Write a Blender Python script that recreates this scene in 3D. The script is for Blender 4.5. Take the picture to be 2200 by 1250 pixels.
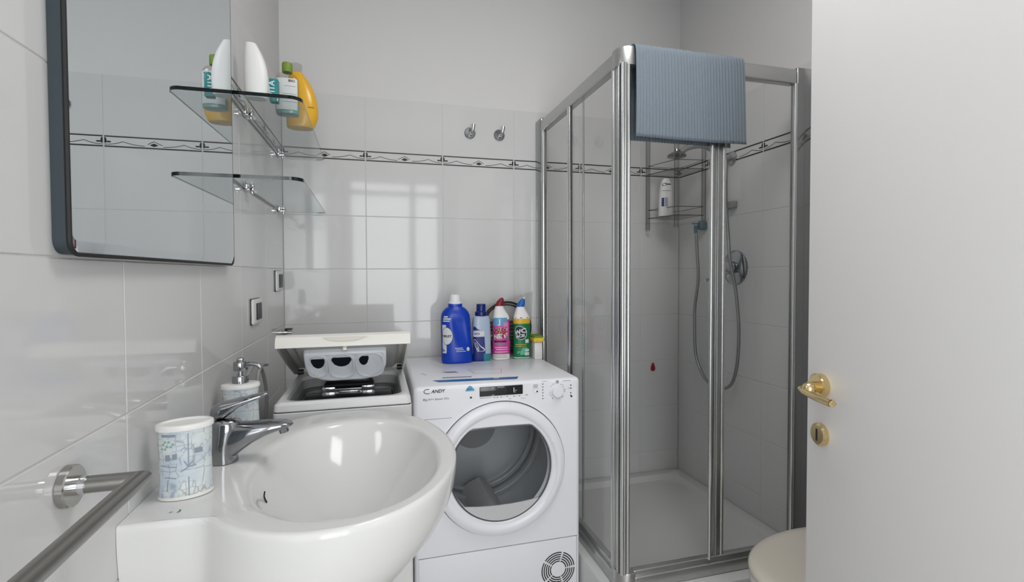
import bpy, bmesh, math, random
from mathutils import Vector, Matrix
PI = math.pi
R = random.Random(7)
SC = bpy.context.scene
COL = SC.collection
for o in list(bpy.data.objects):
    bpy.data.objects.remove(o)

# ------------------------------------------------------------------ camera
YAW, PITCH, ROLL = 0.26935, 0.02485, -0.00332
cam_d = bpy.data.cameras.new('camera'); cam = bpy.data.objects.new('camera', cam_d); COL.objects.link(cam)
Fv = Vector((math.sin(YAW)*math.cos(PITCH), math.cos(YAW)*math.cos(PITCH), -math.sin(PITCH)))
Rv = Vector((math.cos(YAW), -math.sin(YAW), 0)); Uv = Rv.cross(Fv)
R2 = Rv*math.cos(ROLL)+Uv*math.sin(ROLL); U2 = -Rv*math.sin(ROLL)+Uv*math.cos(ROLL)
m = Matrix((( R2.x, U2.x, -Fv.x, 0.3814), (R2.y, U2.y, -Fv.y, 0.0), (R2.z, U2.z, -Fv.z, 1.2299), (0, 0, 0, 1)))
cam.matrix_world = m
cam_d.sensor_width = 36; cam_d.lens = 36*1060/2200; cam_d.shift_y = -11.2/2200
cam_d.clip_start = 0.02
SC.camera = cam

# ------------------------------------------------------------------ world, lights, exposure
SC.view_settings.view_transform = 'Standard'; SC.view_settings.look = 'None'
SC.view_settings.gamma = 1; SC.view_settings.use_curve_mapping = False
SC.view_settings.exposure = 0.68
w = bpy.data.worlds.new('world'); SC.world = w; w.use_nodes = True
w.node_tree.nodes['Background'].inputs[0].default_value = (0.80, 0.88, 1.0, 1)
w.node_tree.nodes['Background'].inputs[1].default_value = 1.0
def area(name, loc, rot, sx, sy, power, col=(1, 1, 1)):
    l = bpy.data.lights.new(name, 'AREA'); l.shape = 'RECTANGLE'; l.size = sx; l.size_y = sy
    l.energy = power; l.color = col
    o = bpy.data.objects.new(name, l); COL.objects.link(o); o.location = loc; o.rotation_euler = rot
    return o
WIN = (0.08, 1.14, 0.30, 2.32)      # window opening x0,x1,z0,z1 in the wall behind the camera
area('daylight', ((WIN[0]+WIN[1])/2, -1.33, (WIN[2]+WIN[3])/2), (PI/2, 0, 0), 1.06, 2.02, 25, (1.0, 0.985, 0.965))
area('ceiling_fill_light', (1.02, 0.86, 2.655), (0, 0, 0), 0.55, 0.55, 7.2, (1.0, 0.975, 0.95))  # added fill from above to soften the daylight; no such lamp is seen

# ------------------------------------------------------------------ materials
MATS = {}
def srgb(c):
    return tuple(((x/255)/12.92 if x/255 <= .04045 else (((x/255)+.055)/1.055)**2.4) for x in c)
def M(name, col, rough=.5, metal=0, spec=.5, coat=0, trans=0, ior=1.45, alpha=1, noise=None, bump=None):
    if name in MATS: return MATS[name]
    m = bpy.data.materials.new(name); m.use_nodes = True; nt = m.node_tree; b = nt.nodes['Principled BSDF']
    c = srgb(col); b.inputs['Base Color'].default_value = (*c, 1)
    b.inputs['Roughness'].default_value = rough; b.inputs['Metallic'].default_value = metal
    b.inputs['Specular IOR Level'].default_value = spec; b.inputs['Coat Weight'].default_value = coat
    b.inputs['Coat Roughness'].default_value = .03
    b.inputs['Transmission Weight'].default_value = trans; b.inputs['IOR'].default_value = ior
    b.inputs['Alpha'].default_value = alpha
    tc = nt.nodes.new('ShaderNodeTexCoord')
    n = nt.nodes.new('ShaderNodeTexNoise'); n.inputs['Scale'].default_value = (noise or (6, .02))[0]; n.inputs['Detail'].default_value = 3
    nt.links.new(tc.outputs['Object'], n.inputs['Vector'])
    mx = nt.nodes.new('ShaderNodeMix'); mx.data_type = 'RGBA'; amt = (noise or (6, .02))[1]
    mx.inputs[6].default_value = tuple(x*(1-amt) for x in c)+(1,); mx.inputs[7].default_value = tuple(min(1, x*(1+amt)) for x in c)+(1,)
    nt.links.new(n.outputs['Fac'], mx.inputs[0]); nt.links.new(mx.outputs[2], b.inputs['Base Color'])
    if bump:
        n2 = nt.nodes.new('ShaderNodeTexNoise'); n2.inputs['Scale'].default_value = bump[0]; n2.inputs['Detail'].default_value = 2
        nt.links.new(tc.outputs['Object'], n2.inputs['Vector'])
        bp = nt.nodes.new('ShaderNodeBump'); bp.inputs['Strength'].default_value = bump[1]; bp.inputs['Distance'].default_value = bump[2]
        nt.links.new(n2.outputs['Fac'], bp.inputs['Height']); nt.links.new(bp.outputs['Normal'], b.inputs['Normal'])
    MATS[name] = m; return m
def GL(name, tint, refl=1.0, rough=0.0, base=0.03):
    """clear thin glass: tinted straight-through light plus a Fresnel sheen"""
    if name in MATS: return MATS[name]
    m = bpy.data.materials.new(name); m.use_nodes = True; nt = m.node_tree; nt.nodes.clear()
    out = nt.nodes.new('ShaderNodeOutputMaterial'); t = nt.nodes.new('ShaderNodeBsdfTransparent'); g = nt.nodes.new('ShaderNodeBsdfGlossy')
    t.inputs[0].default_value = (*tint, 1); g.inputs['Roughness'].default_value = rough
    fr = nt.nodes.new('ShaderNodeFresnel'); fr.inputs[0].default_value = 1.45
    mul = nt.nodes.new('ShaderNodeMath'); mul.operation = 'MULTIPLY'; mul.inputs[1].default_value = refl
    ge = nt.nodes.new('ShaderNodeNewGeometry'); sb = nt.nodes.new('ShaderNodeMath'); sb.operation = 'SUBTRACT'; sb.inputs[0].default_value = 1
    nt.links.new(ge.outputs['Backfacing'], sb.inputs[1])
    m2 = nt.nodes.new('ShaderNodeMath'); m2.operation = 'MULTIPLY'; nt.links.new(fr.outputs[0], m2.inputs[0]); nt.links.new(sb.outputs[0], m2.inputs[1])
    nt.links.new(m2.outputs[0], mul.inputs[0])
    mx = nt.nodes.new('ShaderNodeMixShader'); nt.links.new(mul.outputs[0], mx.inputs[0])
    nt.links.new(t.outputs[0], mx.inputs[1]); nt.links.new(g.outputs[0], mx.inputs[2]); nt.links.new(mx.outputs[0], out.inputs[0])
    MATS[name] = m; return m

TILE = M('white_glazed_tile', (208, 208, 208), .06, coat=.0, spec=.42, noise=(1.3, .012), bump=(3.0, .12, .002))
GROUT = M('pale_grout', (205, 204, 200), .9)
PLASTER = M('white_plaster', (214, 213, 213), .85, noise=(3, .01))
CEIL = M('ceiling_paint', (232, 232, 232), .9)
FLOORM = M('floor_tile', (196, 192, 186), .25, noise=(8, .05))
BLACK = M('black_print', (22, 22, 24), .35)
GREYP = M('grey_print', (120, 122, 126), .5)
CERAMIC = M('white_ceramic', (219, 219, 218), .11, spec=.42)
WHITE = M('white_enamel', (232, 233, 238), .28, spec=.5)
WPLAST = M('white_plastic', (226, 226, 224), .4)
WARMPL = M('warm_white_plastic', (222, 220, 214), .38)
GREYPL = M('grey_plastic', (150, 151, 152), .5)
DARKPL = M('dark_grey_plastic', (44, 45, 48), .35)
RUBBER = M('dark_rubber', (26, 26, 28), .6)
CHROME = M('chrome', (215, 216, 218), .07, 1)
DCHR = M('dark_chrome', (158, 160, 163), .1, 1)
STEEL = M('brushed_steel', (150, 149, 145), .33, 1)
ALU = M('polished_aluminium', (214, 216, 216), .22, 1)
ALUD = M('satin_aluminium', (176, 178, 178), .3, .9)
GOLD = M('polished_brass', (228, 206, 156), .22, 1)
MIRR = M('mirror_silver', (222, 228, 231), .0, 1, noise=(5, 0.0))
TEALD = M('mirror_edge_paint', (52, 62, 68), .5)
DOORM = M('white_door_lacquer', (242, 241, 241), .42, noise=(2, .008))
SHGLASS = GL('shower_glass', (.992, .994, .992), .8)
CLGLASS = GL('shelf_glass', (.90, .925, .925), 1.0)
PORTH = GL('porthole_glass', (.93, .94, .95), 1.0)
PANE = GL('window_pane', (.97, .98, .98), .8)
BAG = GL('clear_bag', (.90, .90, .90), .9, .12)
RACKPL = GL('rack_clear_plastic', (.88, .88, .88), .8, .1)

# ------------------------------------------------------------------ object helpers
def tag(o, label=None, cat=None, group=None, kind=None):
    if label: o['label'] = label
    if cat: o['category'] = cat
    if group: o['group'] = group
    if kind: o['kind'] = kind
    return o
def thing(name, loc, label, cat, group=None):
    o = bpy.data.objects.new(name, None); COL.objects.link(o); o.location = loc; o.empty_display_size = .05
    return tag(o, label, cat, group)
def rootloc(p):
    v = Vector((0, 0, 0))
    while p is not None:
        v = v + Vector(p.location); p = p.parent
    return v
def obj(name, bm, mat, parent=None, smooth=True, angle=35, label=None):
    """all builders work in world coordinates"""
    off = rootloc(parent)
    if off.length > 0: bmesh.ops.translate(bm, verts=bm.verts, vec=-off)
    me = bpy.data.meshes.new(name); bm.to_mesh(me); bm.free()
    mats = mat if isinstance(mat, (list, tuple)) else [mat]
    for x in mats: me.materials.append(x)
    if smooth:
        for p in me.polygons: p.use_smooth = True
        try: me.set_sharp_from_angle(angle=math.radians(angle))
        except Exception: pass
    o = bpy.data.objects.new(name, me); COL.objects.link(o)
    if parent: o.parent = parent
    if label: o['label'] = label
    return o
def bm_new(): return bmesh.new()
def box(bm, x0, x1, y0, y1, z0, z1, bev=0, seg=2, M4=None, mi=0):
    g = bmesh.ops.create_cube(bm, size=1)
    vs = g['verts']
    bmesh.ops.scale(bm, vec=(x1-x0, y1-y0, z1-z0), verts=vs)
    bmesh.ops.translate(bm, vec=((x0+x1)/2, (y0+y1)/2, (z0+z1)/2), verts=vs)
    fs = set(f for v in vs for f in v.link_faces)
    if bev > 0:
        es = list(set(e for v in vs for e in v.link_edges))
        r = bmesh.ops.bevel(bm, geom=es, offset=bev, segments=seg, profile=.5, affect='EDGES')
        vs = list(set(v for f in r['faces'] for v in f.verts) | set(v for v in vs if v.is_valid))
        fs = set(f for v in vs for f in v.link_faces)
    for f in fs: f.material_index = mi
    if M4 is not None: bmesh.ops.transform(bm, matrix=M4, verts=vs)
    return vs
def cyl(bm, p0, p1, r0, r1=None, n=32, caps=True):
    r1 = r0 if r1 is None else r1
    p0 = Vector(p0); p1 = Vector(p1); d = (p1-p0).normalized()
    a = Vector((0, 0, 1)) if abs(d.z) < .9 else Vector((1, 0, 0))
    u = d.cross(a).normalized(); v = d.cross(u)
    A = [bm.verts.new(p0+(u*math.cos(2*PI*i/n)+v*math.sin(2*PI*i/n))*r0) for i in range(n)]
    B = [bm.verts.new(p1+(u*math.cos(2*PI*i/n)+v*math.sin(2*PI*i/n))*r1) for i in range(n)]
    for i in range(n): bm.faces.new((A[i], A[(i+1) % n], B[(i+1) % n], B[i]))
    if caps: bm.faces.new(A[::-1]); bm.faces.new(B)
    bmesh.ops.recalc_face_normals(bm, faces=bm.faces)
def loft(bm, rings, closed=True, cap=True):
    V = [[bm.verts.new(p) for p in r] for r in rings]
    for a, b in zip(V, V[1:]):
        n = len(a)
        for i in range(n if closed else n-1):
            try: bm.faces.new((a[i], a[(i+1) % n], b[(i+1) % n], b[i]))
            except ValueError: pass
    if cap:
        bm.faces.new(V[0][::-1]); bm.faces.new(V[-1])
    bmesh.ops.recalc_face_normals(bm, faces=bm.faces)
    return V
def lathe(bm, prof, c, axis='Z', n=48, cap=True):
    """prof: (r, h) pairs; axis Z up, Y towards +y, X towards +x"""
    rings = []
    for r, h in prof:
        ring = []
        for i in range(n):
            t = 2*PI*i/n; a, b = r*math.cos(t), r*math.sin(t)
            ring.append({'Z': (c[0]+a, c[1]+b, c[2]+h), 'Y': (c[0]+a, c[1]+h, c[2]+b), 'X': (c[0]+h, c[1]+a, c[2]+b)}[axis])
        rings.append(ring)
    loft(bm, rings, True, cap)
def catmull(pts, k=8):
    P = [Vector(p) for p in pts]; out = []
    for i in range(len(P)-1):
        p0 = P[max(i-1, 0)]; p1 = P[i]; p2 = P[i+1]; p3 = P[min(i+2, len(P)-1)]
        for j in range(k):
            t = j/k
            out.append(.5*((2*p1)+(-p0+p2)*t+(2*p0-5*p1+4*p2-p3)*t*t+(-p0+3*p1-3*p2+p3)*t**3))
    out.append(P[-1]); return out
def tube(bm, pts, r, n=12, smooth=0, flat=None):
    P = catmull(pts, smooth) if smooth else [Vector(p) for p in pts]
    rings = []; u = None
    for i, p in enumerate(P):
        d = (P[min(i+1, len(P)-1)]-P[max(i-1, 0)]).normalized()
        if u is None:
            a = Vector((0, 0, 1)) if abs(d.z) < .9 else Vector((1, 0, 0)); u = d.cross(a).normalized()
        u = (u-d*u.dot(d)).normalized(); v = d.cross(u)
        rr = r(i/(len(P)-1)) if callable(r) else r
        rings.append([p+(u*math.cos(2*PI*j/n)+v*math.sin(2*PI*j/n)*(flat or 1))*rr for j in range(n)])
    loft(bm, rings)
def rrect(cx, cy, hx, hy, r, k=6):
    out = []
    for (sx, sy, a0) in ((1, 1, 0), (-1, 1, PI/2), (-1, -1, PI), (1, -1, 3*PI/2)):
        for j in range(k+1):
            a = a0+PI/2*j/k
            out.append((cx+sx*(hx-r)+r*math.cos(a), cy+sy*(hy-r)+r*math.sin(a)))
    return out
def text_pts(s, size, bold=0):
    """flat text as (verts, faces) in the xy plane, centred"""
    cu = bpy.data.curves.new('t', 'FONT'); cu.body = s; cu.size = size; cu.align_x = 'CENTER'; cu.align_y = 'CENTER'; cu.offset = bold; cu.resolution_u = 3
    o = bpy.data.objects.new('t', cu); COL.objects.link(o)
    dg = bpy.context.evaluated_depsgraph_get(); me = o.evaluated_get(dg).to_mesh()
    V = [tuple(v.co) for v in me.vertices]; Fc = [tuple(p.vertices) for p in me.polygons]
    o.evaluated_get(dg).to_mesh_clear(); bpy.data.objects.remove(o); bpy.data.curves.remove(cu)
    return V, Fc
def put_text(bm, s, size, fn, bold=0, shear=0):
    V, Fc = text_pts(s, size, bold)
    vs = [bm.verts.new(fn(v[0]+shear*v[1], v[1])) for v in V]
    for f in Fc:
        try: bm.faces.new([vs[i] for i in f])
        except ValueError: pass
def bar2d(bm, fn, x0, x1, y0, y1, seg=1):
    xs = [x0+(x1-x0)*i/seg for i in range(seg+1)]
    A = [bm.verts.new(fn(x, y0)) for x in xs]; B = [bm.verts.new(fn(x, y1)) for x in xs]
    for i in range(seg): bm.faces.new((A[i], A[i+1], B[i+1], B[i]))
def line2d(bm, fn, pts, w_):
    for (a, b) in zip(pts, pts[1:]):
        dx, dy = b[0]-a[0], b[1]-a[1]; l = math.hypot(dx, dy) or 1; nx, ny = -dy/l*w_/2, dx/l*w_/2
        bm.faces.new([bm.verts.new(fn(*p)) for p in ((a[0]-nx, a[1]-ny), (b[0]-nx, b[1]-ny), (b[0]+nx, b[1]+ny), (a[0]+nx, a[1]+ny))])
def poly2d(bm, fn, pts): bm.faces.new([bm.verts.new(fn(*p)) for p in pts])
def ell(cx, cy, rx, ry, n=20, rot=0):
    return [(cx+rx*math.cos(2*PI*i/n)*math.cos(rot)-ry*math.sin(2*PI*i/n)*math.sin(rot), cy+rx*math.cos(2*PI*i/n)*math.sin(rot)+ry*math.sin(2*PI*i/n)*math.cos(rot)) for i in range(n)]

# ------------------------------------------------------------------ the room
XR, YB, ZC, YF = 1.946, 2.31, 2.70, -1.20
TW, TX0 = 0.34383, -0.0016
G = .0065                                                     # tile front stands this far before the wall plane
def struct(name, bm, mat, smooth=False, parent=None):
    o = obj(name, bm, mat, parent, smooth); 
    if parent is None: o['kind'] = 'structure'
    return o
b = bm_new(); box(b, -.12, XR+.12, YF-.12, YB+.12, -.1, 0); floor = struct('floor', b, FLOORM)
b = bm_new(); box(b, -.12, XR+.12, YF-.12, YB+.12, ZC, ZC+.1); struct('ceiling', b, CEIL)
b = bm_new(); box(b, -.12, -G, YF-.12, YB+.12, 0, ZC); wall_l = struct('wall_left', b, [PLASTER])
b = bm_new(); box(b, -G, XR+G, YB+G, YB+.12, 0, ZC); wall_b = struct('wall_back', b, PLASTER)
b = bm_new(); box(b, XR+G, XR+.12, YF-.12, YB+.12, 0, ZC); wall_r = struct('wall_right', b, PLASTER)
b = bm_new()
x0, x1, z0, z1 = WIN
box(b, -G, x0, YF-.12, YF, 0, ZC); box(b, x1, XR+G, YF-.12, YF, 0, ZC); box(b, x0, x1, YF-.12, YF, 0, z0); box(b, x0, x1, YF-.12, YF, z1, ZC)
struct('wall_front', b, PLASTER)
b = bm_new(); box(b, 1.165, XR+G, .0, .10, 0, ZC); struct('wall_partition', b, PLASTER)
b = bm_new(); box(b, 1.130, 1.165, -.012, .112, 0, 2.12, .003); struct('trim_1', b, DOORM)
# window behind the camera
b = bm_new()
for (a0, a1, c0, c1) in ((x0, x1, z0, z0+.05), (x0, x1, z1-.05, z1), (x0, x0+.05, z0, z1), (x1-.05, x1, z0, z1), (.77, .84, z0, z1), (x0, x1, 2.13, 2.19)):
    box(b, a0, a1, YF-.09, YF-.03, c0, c1, .004)
win = struct('window_1', b, DOORM)
b = bm_new(); box(b, x0+.045, x1-.045, YF-.065, YF-.059, z0+.045, z1-.045); obj('pane', b, PANE, win, False)

ROWS = [(.0405, .2829), (.2829, .5254), (.5254, .7678), (.7678, 1.0103), (1.0103, 1.2521), (1.2521, 1.488), (1.488, 1.7341), (1.7789, 2.0166)]
BORDER = (1.7341, 1.7789)
COLS_B = [0.0]+[TX0+TW*k for k in range(1, 6)]+[XR]
COLS_L = [.908-.352*3, .908-.352*2, .908-.352, .908, 1.2602, 1.6122, 1.9642, YB]
COLS_R = [.112, .310, .662, 1.014, 1.366, 1.718, 2.070, YB]
J = .0012
tcache = {}
def tile_mesh(wd, ht, jx=J):
    k = (round(wd, 4), round(ht, 4), jx)
    if k not in tcache:
        a, c, e = wd/2-jx, ht/2-J, jx
        vs = [(x, 0, z) for x, z in ((-a, -c), (a, -c), (a, c), (-a, c))]+[(x, -G+.0008, z) for x, z in ((-a, -c), (a, -c), (a, c), (-a, c))]+[(x, -G, z) for x, z in ((-a+e, -c+e), (a-e, -c+e), (a-e, c-e), (-a+e, c-e))]
        fs = [(8, 9, 10, 11)]+[(i, (i+1) % 4, 4+(i+1) % 4, 4+i) for i in range(4)]+[(4+i, 4+(i+1) % 4, 8+(i+1) % 4, 8+i) for i in range(4)]
        me = bpy.data.meshes.new('tile'); me.from_pydata(vs, [], fs); me.materials.append(TILE)
        tcache[k] = me
    return tcache[k]
mcache = {}
def motif_mesh(wd):
    k = round(wd, 4)
    if k in mcache: return mcache[k]
    b = bm_new(); y = -G-.0004; fn = lambda px, pz: (px, y, pz)
    a = wd/2-.0028; h = (BORDER[1]-BORDER[0])/2
    bar2d(b, fn, -a, a, h-.0052, h-.0006); bar2d(b, fn, -a, a, -h+.0006, -h+.0052)
    full = wd > .30
    sides = (1, -1)
    for s in sides:
        j = s*a
        # half flower against the joint
        poly2d(b, fn, [(j, -.007), (j, .0158), (j-s*.004, .0150), (j-s*.0068, .010), (j-s*.0075, .002), (j-s*.006, -.007)][::s])
        poly2d(b, fn, [(j-s*(.005+.018*(.5-.5*math.cos(t)))*1.0, -.0015+.0033*math.sin(t)) for t in [2*PI*i/14 for i in range(14)]])
        cx = lambda t: j-s*t
        if full:
            w1 = [(cx(t), -.0125+.0005*((t/.01)**2)*.0+.0135*max(0, (t/.062))**2.2) for t in [0, .012, .024, .036, .048, .058, .062]]
            w2 = [(cx(.062+t), .001-.0135*(1-(1-t/.075)**2.0)) for t in [0, .01, .02, .035, .05, .075]]
            line2d(b, fn, w1, .0023); line2d(b, fn, w2, .0023)
    if full:
        poly2d(b, fn, [(-.0155, -.0075), (0, -.0135), (.0155, -.0075), (.004, -.001), (0, .0005), (-.004, -.001)])
        line2d(b, fn, [(-.030, -.0065), (-.012, .0015), (0, .008), (.012, .0015), (.022, -.0055)], .0023)
    bmesh.ops.recalc_face_normals(b, faces=b.faces)
    me = bpy.data.meshes.new('motif'); b.to_mesh(me); b.free(); me.materials.append(BLACK); mcache[k] = me
    return me
def tile_wall(wall, cols, frame):
    """frame(c, z) -> location, rotation for a tile whose face looks to -y in its own frame"""
    for i in range(len(cols)-1):
        c0, c1 = cols[i], cols[i+1]
        for (a, c) in ROWS:
            me = tile_mesh(c1-c0, c-a, .00035 if a > 1.75 else J)
            o = bpy.data.objects.new('tile', me); COL.objects.link(o); o.parent = wall
            o.location, rz = frame((c0+c1)/2, (a+c)/2)
            o.rotation_euler = (R.uniform(-.0012, .0012), 0, rz+R.uniform(-.0012, .0012))
        o = bpy.data.objects.new('border_tile', tile_mesh(c1-c0, BORDER[1]-BORDER[0])); COL.objects.link(o); o.parent = wall
        o.location, rz = frame((c0+c1)/2, sum(BORDER)/2); o.rotation_euler = (0, 0, rz); o['label'] = 'narrow tile with black scroll and flower border print'
        q = bpy.data.objects.new('motif', motif_mesh(c1-c0)); COL.objects.link(q); q.parent = o
tile_wall(wall_b, COLS_B, lambda c, z: ((c, YB+G, z), 0))
tile_wall(wall_l, COLS_L, lambda c, z: ((-G, c, z), PI/2))
tile_wall(wall_r, COLS_R, lambda c, z: ((XR+G, c, z), -PI/2))
# grout bed between and behind the tiles (a hair before the plaster)
b = bm_new(); box(b, -.0001, XR, YB+.0012, YB+G+.001, 0, 2.0164); obj('grout', b, GROUT, wall_b, False)
b = bm_new(); box(b, -G-.001, -.0012, COLS_L[0], YB, 0, 2.0164); obj('grout', b, GROUT, wall_l, False)
b = bm_new(); box(b, XR+.0012, XR+G+.001, COLS_R[0], YB, 0, 2.0164); obj('grout', b, GROUT, wall_r, False)
# floor tiles
fm = None
for i in range(6):
    for j in range(7):
        fx, fy = i*.333, YB-.333*(j+1)
        if fx+.333 > XR+.06: continue
        if fm is None:
            b = bm_new(); box(b, -.165, .165, -.165, .165, -.004, .004, .0015, 1); fm = bpy.data.meshes.new('tile'); b.to_mesh(fm); b.free(); fm.materials.append(FLOORM)
        o = bpy.data.objects.new('tile', fm); COL.objects.link(o); o.parent = floor; o.location = (fx+.1665, fy+.1665, .002)

# ------------------------------------------------------------------ added lamp fitting over the fill light, out of view
t = thing('fill_light_fitting', (1.02, .86, ZC), 'round white fitting added on the ceiling over the fill light', 'lamp')
b = bm_new(); lathe(b, [(.36, 0), (.365, -.01), (.365, -.03), (.35, -.035)], (1.02, .86, ZC)); obj('base', b, WPLAST, t)

# ------------------------------------------------------------------ door leaf, open at the right
E0 = Vector((1.277, .852, 0)); dd = Vector((-.2, -.9798, 0)); nn = Vector((-.9798, .2, 0))
def DP(s, n, z): return E0+dd*s+nn*n+Vector((0, 0, z))
MD = Matrix(((dd.x, nn.x, 0, E0.x), (dd.y, nn.y, 0, E0.y), (0, 0, 1, 0), (0, 0, 0, 1)))
b = bm_new(); box(b, 0, .745, -.042, 0, .012, 2.06, .003, 2, MD); bmesh.ops.recalc_face_normals(b, faces=b.faces)
door = struct('door_1', b, DOORM, True)
b = bm_new()
def dcyl(bm, s, z, r, n0, n1, r1=None, n=40): cyl(bm, DP(s, n0, z), DP(s, n1, z), r, r1, n)
HS, HZ, KZ = .046, .997, .895
dcyl(b, HS, HZ, .0245, 0, .012); dcyl(b, HS, HZ, .0245, .012, .014, .022)
hd = obj('door_handle', b, GOLD, door, label='brass lever handle on a round rose')
b = bm_new(); dcyl(b, HS, HZ-.003, .0115, .012, .028)
bmesh.ops.create_uvsphere(b, u_segments=20, v_segments=12, radius=.0135, matrix=Matrix.Translation(DP(HS+.002, .030, HZ-.006)))
obj('neck', b, GOLD, hd)
b = bm_new()
tube(b, [DP(HS-.016, .036, HZ-.008), DP(HS-.004, .038, HZ-.011), DP(HS+.035, .040, HZ-.014), DP(HS+.072, .036, HZ-.017), DP(HS+.076, .036, HZ-.017)], lambda t: .0035 if t < .05 else (.0062 if t < .25 else .0074), 20, 6)
obj('lever', b, GOLD, hd)
b = bm_new(); dcyl(b, HS, KZ, .0235, 0, .007); dcyl(b, HS, KZ, .0235, .007, .0105, .019)
ek = obj('keyhole_escutcheon', b, GOLD, door)
b = bm_new()
kh = [(-.0022, -.013), (.0022, -.013), (.0026, .006), (.0022, .012), (-.0022, .012), (-.0026, .006)]
loft(b, [[DP(HS+x, .0100, KZ+y) for x, y in kh], [DP(HS+x, .0109, KZ+y) for x, y in kh]]); obj('keyhole', b, RUBBER, ek, False)

# ------------------------------------------------------------------ mirror on the left wall
MY0, MY1, MZ0, MZ1 = .732, 1.458, 1.256, 2.34
t = thing('wall_mirror', (0, 1.1, MZ0), 'large rectangular mirror with a thin dark edge above the washbasin', 'mirror')
b = bm_new()
o1 = rrect((MY0+MY1)/2, (MZ0+MZ1)/2, (MY1-MY0)/2, (MZ1-MZ0)/2, .018, 6)
loft(b, [[(.0005, y, z) for y, z in o1], [(.0175, y, z) for y, z in o1]]); obj('backing', b, TEALD, t)
b = bm_new()
o2 = rrect((MY0+MY1)/2, (MZ0+MZ1)/2+.0085, (MY1-MY0)/2-.0004, (MZ1-MZ0)/2-.0085, .012, 6)
loft(b, [[(.0176, y, z) for y, z in o1], [(.0182, y, z) for y, z in o1], [(.0205, y, z) for y, z in o2]]); obj('mirror_glass', b, MIRR, t, True, 1)
b = bm_new(); tube(b, [(.0180, y, z) for y, z in o1]+[(.0180,)+o1[0]], .0030, 6); obj('dark_rim', b, RUBBER, t)

# ------------------------------------------------------------------ glass shelves
def shelf(z, label, y1):
    y0, xw = 1.497, .186
    t = thing('glass_shelf', (0, 1.9, z), label, 'shelf', 'glass shelves in the corner')
    # outline with rounded front-right corner
    r = .035; pts = [(0.002, y0), (xw-r, y0+.001)]
    pts += [(xw-r+r*math.sin(a), y0+r-r*math.cos(a)) for a in [PI/2*i/8 for i in range(1, 9)]]
    pts += [(xw-.012-r+r*math.cos(a), y1-r+r*math.sin(a)) for a in [PI/2*i/8 for i in range(0, 9)]]
    pts += [(0.002, y1)]
    b = bm_new(); loft(b, [[(x, y, z-.0045) for x, y in pts], [(x, y, z+.0045) for x, y in pts]])
    obj('glass_plate', b, CLGLASS, t, False)
    # dark polished edge
    b = bm_new()
    ep = pts[:10]
    loft(b, [[(x+ox, y+oy, z+oz) for x, y in ep] for ox, oy, oz in ((0, -.0008, -.0050), (0, -.0008, .0050))], False, False)
    obj('front_edge', b, M('polished_dark_edge', (18, 26, 27), .12), t, False)
    b = bm_new(); ep = pts[9:-1]
    loft(b, [[(x+.0006, y, z+oz) for x, y in ep] for oz in (-.0016, .0016)], False, False)
    obj('side_edge', b, M('polished_side_edge', (60, 72, 74), .12), t, False)
    for yc in (1.672, 2.20):
        b = bm_new(); box(b, .0005, .030, yc-.022, yc+.022, z-.016, z-.004, .004, 3); box(b, .0005, .012, yc-.022, yc+.022, z-.012, z+.014, .003, 2)
        br = obj('bracket', b, CHROME, t)
        b = bm_new(); cyl(b, (.02, yc, z-.021), (.02, yc, z-.015), .005); obj('screw', b, CHROME, br)
    b = bm_new(); box(b, .0005, .006, 1.52, 2.24, z-.007, z-.0042, .001, 1); obj('wall_rail', b, STEEL, t)
    return t
shelf(1.722, 'upper clear glass shelf with bottles standing on it', 2.285)
shelf(1.497, 'lower empty clear glass shelf beside the mirror', 2.30)

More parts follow.
